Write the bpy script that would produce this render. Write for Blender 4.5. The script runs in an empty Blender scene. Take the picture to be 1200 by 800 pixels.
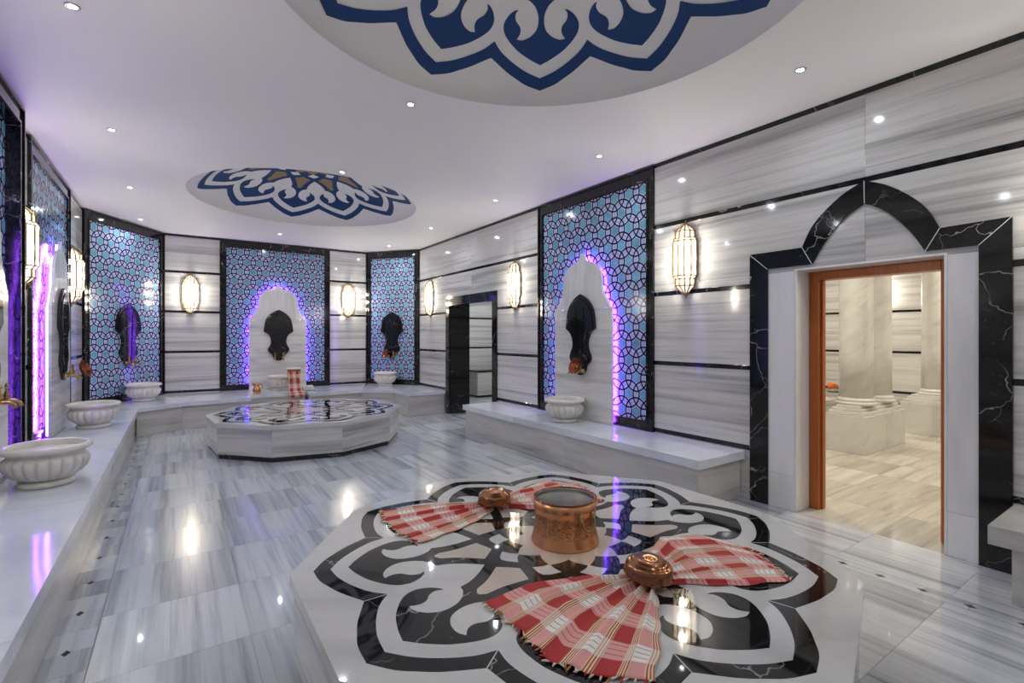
import bpy, bmesh, math, random
from math import sin, cos, pi, radians, atan2, hypot, sqrt
random.seed(7)
D = bpy.data
SC = bpy.context.scene
COL = SC.collection

# ------------------------------------------------------------------ camera, world, exposure
cam_d = D.cameras.new('camera'); cam = D.objects.new('camera', cam_d); COL.objects.link(cam)
cam.location = (0, 0, 1.5); cam.rotation_euler = (radians(90), 0, radians(-34.237))
cam_d.sensor_width = 36; cam_d.lens = 17.28; cam_d.shift_y = -0.005; cam_d.clip_start = .02
SC.camera = cam
w = D.worlds.new('World'); SC.world = w; w.use_nodes = True
w.node_tree.nodes['Background'].inputs[0].default_value = (.6, .65, .8, 1)
w.node_tree.nodes['Background'].inputs[1].default_value = .05
vs = SC.view_settings
vs.view_transform = 'Standard'; vs.look = 'None'; vs.gamma = 1; vs.use_curve_mapping = False
vs.exposure = 1.08
SPOT_W, SPOT_COL = 2.6, (.84, .92, 1.0)     # ceiling downlights
LAMP_W, LAMP_E, LAMP_COL = 27.0, 2.6, (1.0, .95, .83)     # wall lanterns
LED_E, LED_COL = 27.0, (.30, .065, 1.0)
ROOM_W, ROOM_COL = 22.0, (1.0, .90, .72)      # added ceiling lights of the neighbouring room

# ------------------------------------------------------------------ materials
class NT:
    def __init__(s, name):
        s.m = D.materials.new(name); s.m.use_nodes = True
        s.t = s.m.node_tree; s.b = s.t.nodes['Principled BSDF']
    def n(s, typ, **kw):
        nd = s.t.nodes.new(typ)
        for k, v in kw.items():
            if k.startswith('i_'):
                key = k[2:]; key = int(key) if key.isdigit() else key.replace('_', ' ')
                s.put(nd.inputs[key], v)
            else: setattr(nd, k, v)
        return nd
    def put(s, sock, v):
        if isinstance(v, bpy.types.NodeSocket): s.t.links.new(v, sock)
        else: sock.default_value = v
    def math(s, op, a, b=0.0, c=0.0, clamp=False):
        nd = s.t.nodes.new('ShaderNodeMath'); nd.operation = op; nd.use_clamp = clamp
        s.put(nd.inputs[0], a); s.put(nd.inputs[1], b); s.put(nd.inputs[2], c); return nd.outputs[0]
    def vmath(s, op, a, b):
        nd = s.t.nodes.new('ShaderNodeVectorMath'); nd.operation = op
        s.put(nd.inputs[0], a); s.put(nd.inputs[1], b); return nd.outputs[0]
    def mix(s, f, a, b):
        nd = s.t.nodes.new('ShaderNodeMix'); nd.data_type = 'RGBA'
        s.put(nd.inputs[0], f); s.put(nd.inputs[6], a); s.put(nd.inputs[7], b); return nd.outputs[2]
    def ramp(s, f, stops):
        nd = s.t.nodes.new('ShaderNodeValToRGB'); e = nd.color_ramp.elements
        while len(e) < len(stops): e.new(.5)
        for el, (p, c) in zip(e, stops):
            el.position = p; el.color = c if len(c) == 4 else (*c, 1)
        s.put(nd.inputs[0], f); return nd.outputs[0]
    def noise(s, v, scale=1, detail=4, rough=.55, dist=0):
        nd = s.n('ShaderNodeTexNoise', i_Scale=scale, i_Detail=detail, i_Roughness=rough, i_Distortion=dist)
        s.put(nd.inputs['Vector'], v); return nd.outputs[0]
    def set(s, **kw):
        for k, v in kw.items(): s.put(s.b.inputs[k.replace('_', ' ')], v)

def rgba(c): return (c[0], c[1], c[2], 1)

def plain(name, col, rough=.5, metal=0, **kw):
    t = NT(name); t.set(Base_Color=rgba(col), Roughness=rough, Metallic=metal, **kw); return t.m

def marble(name, sc, base, dark, rough=.12, lo=.47, hi=.72, vary=.10, vein2=.35, rot=(0, 0, 0), amount=1.0):
    """streaky marble: sc stretches world position, so veins run along the small component"""
    t = NT(name)
    pos = t.n('ShaderNodeNewGeometry').outputs['Position']
    rnd = t.n('ShaderNodeObjectInfo').outputs['Random']
    off = t.n('ShaderNodeCombineXYZ'); 
    t.put(off.inputs[0], t.math('MULTIPLY', rnd, 37.0)); t.put(off.inputs[1], t.math('MULTIPLY', rnd, 61.0)); t.put(off.inputs[2], t.math('MULTIPLY', rnd, 53.0))
    mp = t.n('ShaderNodeMapping'); t.put(mp.inputs['Vector'], pos); mp.inputs['Rotation'].default_value = rot
    v = t.vmath('MULTIPLY', mp.outputs[0], sc); v = t.vmath('ADD', v, off.outputs[0])
    n1 = t.noise(v, 1.0, 5, .6, .35)
    n2 = t.noise(t.vmath('MULTIPLY', v, (3.1, 3.1, 3.1)), 1.0, 6, .65, .2)
    f1 = t.ramp(n1, [(lo, (0, 0, 0)), (hi, (1, 1, 1))])
    f2 = t.ramp(n2, [(.50, (0, 0, 0)), (.75, (1, 1, 1))])
    f = t.math('ADD', t.math('MULTIPLY', f1, .75 * amount), t.math('MULTIPLY', f2, vein2 * amount), clamp=True)
    c = t.mix(f, rgba(base), rgba(dark))
    r2 = t.math('FRACT', t.math('MULTIPLY', rnd, 91.7))
    k = t.math('ADD', t.math('MULTIPLY', r2, vary), 1 - vary)
    c = t.vmath('MULTIPLY', c, k)
    t.set(Base_Color=c, Roughness=rough)
    t.b.inputs['IOR'].default_value = 1.55
    return t.m

def blackmarble(name, rough=.07, veins=.75):
    t = NT(name)
    pos = t.n('ShaderNodeNewGeometry').outputs['Position']
    rnd = t.n('ShaderNodeObjectInfo').outputs['Random']
    off = t.n('ShaderNodeCombineXYZ')
    for i, kk in enumerate((23., 41., 57.)): t.put(off.inputs[i], t.math('MULTIPLY', rnd, kk))
    p = t.vmath('ADD', pos, off.outputs[0])
    nd = t.n('ShaderNodeTexNoise', i_Scale=2.2, i_Detail=5.0); t.put(nd.inputs['Vector'], p)
    q = t.vmath('ADD', p, t.vmath('MULTIPLY', nd.outputs[1], (.55, .55, .55)))
    vo = t.n('ShaderNodeTexVoronoi', feature='DISTANCE_TO_EDGE', i_Scale=2.6); t.put(vo.inputs['Vector'], q)
    vein = t.ramp(vo.outputs['Distance'], [(.0, (1, 1, 1)), (.009, (0, 0, 0))])
    m = t.ramp(t.noise(p, 2.4, 3), [(.46, (0, 0, 0)), (.64, (1, 1, 1))])
    fine = t.ramp(t.noise(p, 26, 6, .7), [(.60, (0, 0, 0)), (.8, (.45, .45, .45))])
    f = t.math('ADD', t.math('MULTIPLY', t.math('MULTIPLY', vein, m), veins), t.math('MULTIPLY', fine, .25), clamp=True)
    t.set(Base_Color=t.mix(f, (.0085, .0085, .0095, 1), (.62, .60, .58, 1)), Roughness=rough)
    return t.m

def metal(name, a, b, rough=.25, bump=.25, scale=60):
    t = NT(name)
    pos = t.n('ShaderNodeTexCoord').outputs['Object']
    n = t.noise(pos, scale * .25, 4, .6)
    t.set(Base_Color=t.mix(n, rgba(a), rgba(b)), Metallic=1.0, Roughness=rough)
    vo = t.n('ShaderNodeTexVoronoi', i_Scale=float(scale)); t.put(vo.inputs['Vector'], pos)
    bp = t.n('ShaderNodeBump', i_Strength=bump, i_Distance=.004); t.put(bp.inputs['Height'], vo.outputs['Distance'])
    t.put(t.b.inputs['Normal'], bp.outputs[0]); return t.m

def engraved(name):
    t = NT(name)
    pos = t.n('ShaderNodeTexCoord').outputs['Object']
    n = t.noise(pos, 22, 3, .5, 2.6)
    e = t.ramp(n, [(.44, (0, 0, 0)), (.5, (1, 1, 1)), (.56, (0, 0, 0))])
    sep = t.n('ShaderNodeSeparateXYZ'); t.put(sep.inputs[0], pos)
    band = t.math('MULTIPLY', t.math('GREATER_THAN', sep.outputs[2], .055), t.math('LESS_THAN', sep.outputs[2], .150))
    f = t.math('MULTIPLY', t.math('MULTIPLY', e, band), .8)
    n2 = t.noise(pos, 9, 4)
    c = t.mix(n2, (.74, .34, .15, 1), (.90, .47, .24, 1))
    t.set(Base_Color=t.mix(f, c, (.10, .035, .018, 1)), Metallic=1.0, Roughness=.29)
    bp = t.n('ShaderNodeBump', i_Strength=.3, i_Distance=.003); t.put(bp.inputs['Height'], t.math('SUBTRACT', 1.0, f))
    t.put(t.b.inputs['Normal'], bp.outputs[0]); return t.m

def emit(name, col, strength, base=(.8, .8, .8)):
    t = NT(name); t.set(Base_Color=rgba(base), Roughness=.4, Emission_Color=rgba(col), Emission_Strength=strength); return t.m

def plaid(name):
    t = NT(name)
    uv = t.n('ShaderNodeSeparateXYZ'); t.put(uv.inputs[0], t.n('ShaderNodeUVMap').outputs[0])
    u, v = uv.outputs[0], uv.outputs[1]
    def sq(x, f, ph, duty):
        return t.math('LESS_THAN', t.math('FRACT', t.math('ADD', t.math('MULTIPLY', x, f), ph)), duty)
    a = sq(u, 7.0, .12, .52)              # crosswise bands along the length
    fv = t.math('FRACT', t.math('MULTIPLY', v, 4.0))
    b = t.math('LESS_THAN', fv, .48)
    s = t.math('MULTIPLY', t.math('ADD', a, b), .5)
    c = t.ramp(s, [(.0, (.84, .81, .77)), (.5, (.74, .33, .31)), (1.0, (.42, .006, .010))])
    # thin dark red lines in the pale cells
    ln = t.math('MULTIPLY', sq(u, 54, 0, .16), t.math('SUBTRACT', 1.0, a))
    c = t.mix(t.math('MULTIPLY', ln, .7), c, (.30, .02, .02, 1))
    # lengthwise groups of orange, cream and black stripes beside every red band
    g = t.math('ADD', t.math('MULTIPLY', t.math('GREATER_THAN', fv, .38), t.math('LESS_THAN', fv, .58)), t.math('GREATER_THAN', fv, .84))
    st = t.math('FRACT', t.math('MULTIPLY', fv, 18.75))
    sc = t.ramp(st, [(.0, (.66, .13, .02)), (.40, (.66, .13, .02)), (.45, (.02, .015, .012)), (.60, (.02, .015, .012)), (.64, (.82, .74, .55)), (1., (.82, .74, .55))])
    st_a = t.mix(t.math('MULTIPLY', t.math('SUBTRACT', 1.0, a), .45), sc, (.84, .78, .68, 1))
    c = t.mix(g, c, st_a)
    wv = t.noise(t.vmath('MULTIPLY', t.n('ShaderNodeUVMap').outputs[0], (900., 500., 1.)), 1., 2)
    c = t.mix(t.math('MULTIPLY', wv, .10), c, (.95, .9, .86, 1))
    t.set(Base_Color=c, Roughness=.95)
    t.b.inputs['Sheen Weight'].default_value = .05; t.b.inputs['Specular IOR Level'].default_value = .15
    return t.m

def star_mat(name, col, vary):
    t = NT(name); rnd = t.n('ShaderNodeObjectInfo').outputs['Random']
    k = t.math('ADD', t.math('MULTIPLY', rnd, vary), 1 - vary * .5)
    n = t.noise(t.n('ShaderNodeNewGeometry').outputs['Position'], 14., 2)
    k = t.math('MULTIPLY', k, t.math('ADD', t.math('MULTIPLY', n, .8), .6))
    t.set(Base_Color=t.vmath('MULTIPLY', rgba(col)[:3], k), Roughness=.13); return t.m

def wood(name):
    t = NT(name); pos = t.n('ShaderNodeTexCoord').outputs['Object']
    n = t.noise(t.vmath('MULTIPLY', pos, (60., 60., 2.5)), 1., 5, .6, .5)
    t.set(Base_Color=t.mix(n, (.30, .058, .009, 1), (.62, .175, .028, 1)), Roughness=.28); return t.m

W0, WD = (.72, .705, .69), (.27, .265, .275)
M = {}
M['wall_marble'] = marble('wall_marble', (.20, .20, 7.5), (.71, .69, .67), (.19, .185, .19), .07, .47, .74, .10, .45, (0, 0, 0))
M['floor_marble'] = marble('floor_marble', (7.5, .22, 1.), (.63, .655, .70), (.19, .21, .26), .20, .47, .72, .24, .55)
M['floor_marble'].node_tree.nodes['Principled BSDF'].inputs['Coat Weight'].default_value = .5
M['floor_marble'].node_tree.nodes['Principled BSDF'].inputs['Coat Roughness'].default_value = .035
M['floor_warm'] = marble('floor_warm', (.35, 5.0, 1.), (.66, .62, .54), (.27, .25, .22), .12, .44, .74, .22, .45)
M['bench_top'] = marble('bench_top', (1.0, 1.0, 1.), (.76, .79, .86), (.46, .49, .56), .08, .46, .75, .06, .25)
M['bench_face'] = marble('bench_face', (.5, .5, 5.5), (.66, .64, .61), (.34, .325, .315), .16, .46, .76, .12, .40)
M['plat_white'] = marble('platform_white', (1.5, 4.5, 1.), (.62, .615, .61), (.44, .44, .45), .045, .50, .80, .04, .22, (0, 0, .6))
M['plat_side'] = marble('platform_side', (.4, .4, 8.), (.66, .65, .645), (.20, .195, .21), .13, .47, .72, .14, .4)
M['niche_marble'] = marble('niche_marble', (6., 6., .6), (.78, .765, .74), (.42, .41, .40), .12, .48, .78, .05, .35)
M['niche_streak'] = marble('niche_streak', (.5, .5, 6.), (.78, .76, .74), (.32, .31, .32), .12, .46, .74, .05, .35)
M['door_marble'] = marble('door_marble', (3., 3., .7), (.86, .855, .865), (.64, .63, .64), .14, .5, .8, .05, .2)
M['basin_marble'] = marble('basin_marble', (4., 4., 9.), (.74, .71, .67), (.44, .41, .385), .22, .48, .80, .05, .25, (.5, .3, 0))
M['column_marble'] = marble('column_marble', (1.6, 1.6, 4.2), (.74, .73, .71), (.48, .475, .46), .10, .48, .78, .04, .35, (.6, .5, 0))
M['beige'] = marble('beige_marble', (2., 5., 1.), (.58, .50, .43), (.46, .39, .33), .05, .5, .8, .05, .2)
M['black'] = blackmarble('black_marble')
M['black_floor'] = blackmarble('black_inlay_marble', .035, .55)
M['ceiling'] = plain('ceiling_paint', (.80, .785, .775), .62)
M['dome_white'] = plain('dome_paint', (.80, .79, .78), .55)
M['blue_paint'] = plain('blue_paint', (.003, .043, .165), .7)
M['gold_paint'] = plain('ochre_paint', (.30, .20, .095), .5)
M['grout'] = plain('grout', (.26, .25, .25), .8)
M['dark_hole'] = plain('dark_drain', (.012, .011, .01), .6)
M['tile_base'] = plain('tile_base', (.50, .53, .74), .13)
M['tile_white'] = plain('tile_white_line', (.78, .78, .88), .13)
M['tile_navy'] = plain('tile_navy_line', (.020, .010, .075), .12)
M['tile_light'] = star_mat('tile_light_blue', (.36, .48, .70), .2)
M['tile_star'] = star_mat('tile_turquoise', (.165, .41, .55), .35)
M['copper'] = metal('hammered_copper', (.40, .19, .095), (.24, .095, .045), .19, .05, 90)
M['copper_smooth'] = metal('copper', (.78, .36, .16), (.60, .22, .09), .22, .06, 40)
M['copper_dark'] = metal('dark_copper', (.30, .085, .04), (.17, .045, .022), .22, .1, 40)
M['engraved'] = engraved('engraved_copper')
M['tin'] = metal('tinned_inside', (.66, .66, .64), (.48, .47, .46), .36, .1, 40)
M['brass'] = metal('brass', (.52, .36, .17), (.40, .25, .11), .28, .05, 30)
M['brass_frame'] = plain('lantern_brass', (.34, .235, .125), .4, .8)
M['bronze_plate'] = plain('lantern_back', (.10, .075, .045), .6, .3)
def lit_glass(name, col, strength, clear):
    t = NT(name); t.t.nodes.remove(t.b); out = [n for n in t.t.nodes if n.type == 'OUTPUT_MATERIAL'][0]
    e = t.n('ShaderNodeEmission', i_Color=rgba(col), i_Strength=strength); tr = t.n('ShaderNodeBsdfTransparent')
    mx_ = t.n('ShaderNodeMixShader', i_0=1 - clear); t.t.links.new(tr.outputs[0], mx_.inputs[1]); t.t.links.new(e.outputs[0], mx_.inputs[2])
    t.t.links.new(mx_.outputs[0], out.inputs['Surface']); return t.m
M['pane'] = lit_glass('lantern_glass', LAMP_COL, LAMP_E, .6)
M['pane_dim'] = lit_glass('lantern_glass_end', LAMP_COL, LAMP_E * .5, .6)
M['led'] = emit('violet_led', LED_COL, LED_E)
M['lens'] = emit('downlight_lens', (.92, .96, 1.0), 30.)
M['trim'] = plain('downlight_trim', (.55, .55, .55), .3, .9)
M['wood'] = wood('varnished_wood')
M['plaid'] = plaid('plaid_cloth')
M['tassel_red'] = plain('tassel_red', (.55, .02, .02), .9)
M['tassel_white'] = plain('tassel_white', (.74, .66, .54), .9)
M['tassel_gold'] = plain('tassel_gold', (.48, .22, .07), .9)
M['towel_white'] = plain('white_towelling', (.78, .75, .70), .95)
M['orange'] = plain('orange_cloth', (.75, .16, .03), .8)

# ------------------------------------------------------------------ mesh helpers
def mesh(name, v, f, mat, smooth=False, uvs=None):
    me = D.meshes.new(name); me.from_pydata([tuple(p) for p in v], [], f); me.validate(clean_customdata=False)
    if mat is not None:
        for mm in (mat if isinstance(mat, (list, tuple)) else [mat]): me.materials.append(mm)
    if smooth:
        for p in me.polygons: p.use_smooth = True
    me.update(); return me

def link(name, me, parent=None, loc=(0, 0, 0), rz=0):
    o = D.objects.new(name, me); COL.objects.link(o); o.location = loc; o.rotation_euler = (0, 0, rz)
    if parent is not None: o.parent = parent
    return o

def obj(name, vf, mat, parent=None, loc=(0, 0, 0), rz=0, smooth=False):
    return link(name, mesh(name, vf[0], vf[1], mat, smooth), parent, loc, rz)

def stuff(o): o['kind'] = 'stuff'; return o

def thing(name, label, cat, loc=(0, 0, 0), rz=0, group=None):
    o = D.objects.new(name, None); COL.objects.link(o); o.location = loc; o.rotation_euler = (0, 0, rz)
    o.empty_display_size = .1; o['label'] = label; o['category'] = cat
    if group: o['group'] = group
    return o

def struct(name, loc=(0, 0, 0), rz=0, label=None):
    o = D.objects.new(name, None); COL.objects.link(o); o.location = loc; o.rotation_euler = (0, 0, rz); o['kind'] = 'structure'
    o.empty_display_size = .1
    if label: o['label'] = label
    return o

def cat_(parts):
    V, F = [], []
    for v, f in parts:
        n = len(V); V += list(v); F += [tuple(i + n for i in q) for q in f]
    return V, F

def box(x0, x1, y0, y1, z0, z1, b=0.0):
    if b <= 0:
        v = [(x, y, z) for z in (z0, z1) for y in (y0, y1) for x in (x0, x1)]
        f = [(0, 2, 3, 1), (4, 5, 7, 6), (0, 1, 5, 4), (2, 6, 7, 3), (0, 4, 6, 2), (1, 3, 7, 5)]
        return v, f
    bm = bmesh.new(); r = bmesh.ops.create_cube(bm, size=1)
    for q in r['verts']:
        q.co = ((x0 + x1) / 2 + q.co.x * (x1 - x0), (y0 + y1) / 2 + q.co.y * (y1 - y0), (z0 + z1) / 2 + q.co.z * (z1 - z0))
    bmesh.ops.bevel(bm, geom=bm.edges[:], offset=b, segments=1, affect='EDGES')
    bm.verts.index_update(); v = [tuple(q.co) for q in bm.verts]; f = [tuple(q.index for q in p.verts) for p in bm.faces]; bm.free()
    return v, f

def prism(poly, z0, z1):
    """poly: ccw list of xy, top at z1"""
    a = sum(poly[i][0] * poly[(i + 1) % len(poly)][1] - poly[(i + 1) % len(poly)][0] * poly[i][1] for i in range(len(poly)))
    if a < 0: poly = poly[::-1]
    n = len(poly); v = [(x, y, z0) for x, y in poly] + [(x, y, z1) for x, y in poly]
    f = [tuple(range(n - 1, -1, -1)), tuple(range(n, 2 * n))]
    f += [(i, (i + 1) % n, n + (i + 1) % n, n + i) for i in range(n)]
    return v, f

def wallprism(poly, d0, d1):
    """poly in (u, z) of a wall frame; d0 back, d1 front distance out of the wall (local -y is into the room)"""
    a = sum(poly[i][0] * poly[(i + 1) % len(poly)][1] - poly[(i + 1) % len(poly)][0] * poly[i][1] for i in range(len(poly)))
    if a < 0: poly = poly[::-1]
    n = len(poly); v = [(u, -d0, z) for u, z in poly] + [(u, -d1, z) for u, z in poly]
    f = [tuple(range(n - 1, -1, -1)), tuple(range(n, 2 * n))]
    f += [(i, (i + 1) % n, n + (i + 1) % n, n + i) for i in range(n)]
    return v, f

def lathe(prof, n=48, mod=None, closed=False):
    v, f = [], []
    for k, (r, z) in enumerate(prof):
        for i in range(n):
            t = 2 * pi * i / n
            rr = r * (mod(k, t) if mod else 1)
            v.append((rr * cos(t), rr * sin(t), z))
    m = len(prof)
    for k in range(m - 1):
        for i in range(n):
            j = (i + 1) % n
            f.append((k * n + i, k * n + j, (k + 1) * n + j, (k + 1) * n + i))
    if prof[0][0] > 1e-6: f.append(tuple(range(n - 1, -1, -1))) if not closed else None
    if prof[-1][0] > 1e-6 and not closed: f.append(tuple((m - 1) * n + i for i in range(n)))
    return v, [q for q in f if q]

def tube(pts, r, n=8, cap=True):
    from mathutils import Vector
    P = [Vector(p) for p in pts]; R = r if isinstance(r, (list, tuple)) else [r] * len(P)
    v, f = [], []; up = None
    for i, p in enumerate(P):
        d = (P[min(i + 1, len(P) - 1)] - P[max(i - 1, 0)])
        d = d.normalized() if d.length > 1e-9 else Vector((0, 0, 1))
        if up is None:
            up = Vector((0, 0, 1)) if abs(d.z) < .9 else Vector((1, 0, 0))
        a = d.cross(up); a = a.normalized() if a.length > 1e-6 else d.orthogonal().normalized(); b = a.cross(d).normalized(); up = b
        for k in range(n):
            t = 2 * pi * k / n; v.append(tuple(p + (a * cos(t) + b * sin(t)) * R[i]))
    for i in range(len(P) - 1):
        for k in range(n):
            j = (k + 1) % n; f.append((i * n + k, i * n + j, (i + 1) * n + j, (i + 1) * n + k))
    if cap:
        f.append(tuple(range(n - 1, -1, -1))); m = (len(P) - 1) * n; f.append(tuple(m + k for k in range(n)))
    return v, f

def xf(vf, loc=(0, 0, 0), rx=0, ry=0, rz=0, s=1):
    from mathutils import Matrix, Euler, Vector
    m = Euler((rx, ry, rz)).to_matrix()
    return [tuple(m @ Vector(p) * s + Vector(loc)) for p in vf[0]], vf[1]

def curve(pts, sub=5):
    """Catmull-Rom through pts (open)"""
    out = []; n = len(pts)
    for i in range(n - 1):
        p0 = pts[i - 1] if i else (2 * pts[0][0] - pts[1][0], 2 * pts[0][1] - pts[1][1])
        p1, p2 = pts[i], pts[i + 1]
        p3 = pts[i + 2] if i + 2 < n else (2 * p2[0] - p1[0], 2 * p2[1] - p1[1])
        for k in range(sub):
            t = k / sub
            out.append(tuple(.5 * (2 * p1[j] + (p2[j] - p0[j]) * t + (2 * p0[j] - 5 * p1[j] + 4 * p2[j] - p3[j]) * t * t + (3 * p1[j] - p0[j] - 3 * p2[j] + p3[j]) * t ** 3) for j in (0, 1)))
    out.append(pts[-1]); return out

def clip(poly, x0, x1, y0, y1):
    for ax, lim, sg in ((0, x0, 1), (0, x1, -1), (1, y0, 1), (1, y1, -1)):
        out = []; n = len(poly)
        for i in range(n):
            a, b = poly[i], poly[(i + 1) % n]
            ia, ib = sg * (a[ax] - lim) >= 0, sg * (b[ax] - lim) >= 0
            if ia: out.append(a)
            if ia != ib:
                t = (lim - a[ax]) / (b[ax] - a[ax]); out.append((a[0] + t * (b[0] - a[0]), a[1] + t * (b[1] - a[1])))
        poly = out
        if len(poly) < 3: return []
    return poly

# ------------------------------------------------------------------ floor
WR = 4.376                      # right wall plane
CEIL = 3.4
floor = struct('floor')
TX, TY, G = .64, .62, .0008
_tm = {}
def tile(x0, x1, y0, y1, mat='floor_marble', z=0.0, name='tile', parent=None):
    key = (round(x1 - x0, 4), round(y1 - y0, 4), mat)
    if key not in _tm:
        _tm[key] = mesh('tile', *box(G, x1 - x0 - G, G, y1 - y0 - G, -.02, 0), M[mat])
    return link(name, _tm[key], parent or floor, (x0, y0, z))
obj('screed', box(-1.5, 11.2, -1.6, 11.6, -.10, -.0035), M['grout'], floor)
rows = [.92 + TY * k for k in range(-4, 15)]
def inside_stone(x0, x1, y0, y1):      # wholly hidden under a solid bench
    return False
for r in rows:
    y0, y1 = r, r + TY
    if y0 > 10.6: continue
    x = -.335; k = 0
    while x < 3.55:
        x1 = min(x + TX, 3.585) if x + TX < 3.4 else 3.585
        split = random.random()
        if split < .22 and x1 - x > .6: tile(x, x + .32, y0, y1); tile(x + .32, x1, y0, y1)
        else: tile(x, x1, y0, y1)
        x = x1
# drain gutter along the left bench and another along the right wall
def gutter(x0, x1, xh, y0, y1, step, every, ph=0):
    n = int(round((y1 - y0) / step))
    for i in range(n):
        tile(x0, x1, y0 + i * step, y0 + (i + 1) * step, name='gutter_tile')
        if (i + ph) % every == 0:
            yy = y0 + i * step; s = .018
            obj('drain_hole', prism([(xh - s, yy), (xh, yy - s * 1.6), (xh + s, yy), (xh, yy + s * 1.6)], -.0012, .0006), M['dark_hole'], floor)
gutter(-.545, -.338, -.437, -.94, 9.6, .2025, 2, 0)
tile(3.59, 3.70, 2.48, 9.3, name='gutter_tile') if False else None
gutter(3.588, 3.70, 3.643, -.66, 2.52, .212, 1)
for r in rows:                  # strip of tiles between the right gutter and the wall, on into the doorway
    if r < 2.6: tile(3.703, WR, r, r + TY)
    elif r < 10: tile(3.588, WR, r, r + TY)
for i in range(11):             # neighbouring room
    for r in rows:
        if .2 < r < 4.6: tile(WR + i * TX, WR + (i + 1) * TX, r, r + TY, 'floor_warm')
for i in range(6):
    for r in rows:
        if 6.4 < r < 10.6 : tile(WR + i * TX, WR + (i + 1) * TX, r, r + TY)

# ------------------------------------------------------------------ ceiling with two shallow painted domes
DOMES = [(1.60, 2.03), (1.57, 7.43)]; RD = 1.485
ceiling = struct('ceiling')
def ceil_quad(x0, x1, y0, y1):
    return [(x0, y0, CEIL), (x0, y1, CEIL), (x1, y1, CEIL), (x1, y0, CEIL)], [(0, 1, 2, 3)]
def ceil_ring(cx, cy, h, n=96):
    v, f = [], []
    for i in range(n):
        t = 2 * pi * i / n; c, s = cos(t), sin(t); k = h / max(abs(c), abs(s))
        v += [(cx + RD * c, cy + RD * s, CEIL), (cx + k * c, cy + k * s, CEIL)]
    for i in range(n):
        j = (i + 1) % n; f.append((2 * i, 2 * j, 2 * j + 1, 2 * i + 1))
    return v, f
H = 1.6
x0, x1, ya, yb = -1.4, 4.7, -1.5, 11.4
parts = []
ys = [ya]
for cx, cy in DOMES:
    parts.append(ceil_ring(cx, cy, H)); parts += [ceil_quad(x0, cx - H, cy - H, cy + H), ceil_quad(cx + H, x1, cy - H, cy + H)]
    ys += [cy - H, cy + H]
ys.append(yb)
for i in (0, 2, 4): parts.append(ceil_quad(x0, x1, ys[i], ys[i + 1]))
obj('plaster', cat_(parts), M['ceiling'], ceiling)
obj('upper_slab', box(x0, x1, ya, yb, 3.95, 4.0), M['ceiling'], ceiling)

# petal pattern in units of the decagon radius, half wedge (r, deg)
def P(r, d): return (r * cos(radians(d)), r * sin(radians(d)))
def mir(c): return [(x, -y) for x, y in c][::-1]
def rot(c, deg): 
    k, s = cos(radians(deg)), sin(radians(deg)); return [(x * k - y * s, x * s + y * k) for x, y in c]
b_out = curve([P(.925, 0), P(.902, 4.6), P(.876, 8), P(.846, 11.9), P(.795, 18)])
b_in = curve([P(.870, 0), P(.846, 4.3), P(.818, 8.2), P(.787, 12), P(.757, 15.2), P(.721, 18)])
band_half = b_out + b_in[::-1]
h1 = curve([P(.812, 0), P(.789, 3.6), P(.760, 7.6), P(.736, 10.2), P(.706, 13), P(.674, 15.1), P(.637, 15.8), P(.600, 14.5), P(.577, 12.3), P(.570, 10.6)])
h2 = curve([P(.570, 10.6), P(.592, 11.6), P(.620, 10.9), P(.646, 8.8), P(.674, 8.5), P(.701, 9.6)])
h3 = curve([P(.701, 9.6), P(.703, 7.4), P(.692, 5.1), P(.677, 3.45), P(.655, 1.95), P(.626, 1.25), P(.590, 1.4), P(.557, 2.8), P(.540, 4.3), P(.528, 5.9), P(.521, 8.1)])
heart_half = h1 + h2[1:] + h3[1:]
heart = heart_half + mir(heart_half)[0:-1]
lat_half = curve([P(.521, 8.1), P(.478, 8.9), P(.428, 11.6), P(.368, 18)])
lattice = [P(.12, 0)] + [P(.12, -18)][:0] + mir(lat_half) [:0]
lat_up = lat_half + [P(.12, 18)]
lattice = lat_up + [P(.12, -18)] + mir(lat_half)
kite_half = [P(.512, .6), P(.496, 2.5)] + curve([P(.490, 2.7), P(.430, 4.7), P(.347, 11.7)])[1:] + curve([P(.347, 11.7), P(.318, 6), P(.296, 0)])[1:]
kite = kite_half + mir(kite_half)[1:]
fish_half = curve([P(.300, 0), P(.290, 4.5), P(.266, 11.3)]) + curve([P(.266, 11.3), P(.243, 5), P(.219, 0)])[1:]
fish = rot(fish_half + mir(fish_half)[1:-1], 18)
ros = []
for k in range(10):
    ros += curve([P(.170, 36 * k), P(.190, 36 * k + 6), P(.210, 36 * k + 13), P(.225, 36 * k + 18)])[:-1]
    ros += curve([P(.225, 36 * k + 18), P(.210, 36 * k + 23), P(.190, 36 * k + 30), P(.170, 36 * k + 36)])[:-1]
flower = []
for k in range(10):
    flower += rot(mir(b_out)[:-1] + b_out[:-1], 36 * k)
def scl(c, s): return [(x * s, y * s) for x, y in c]

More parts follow.
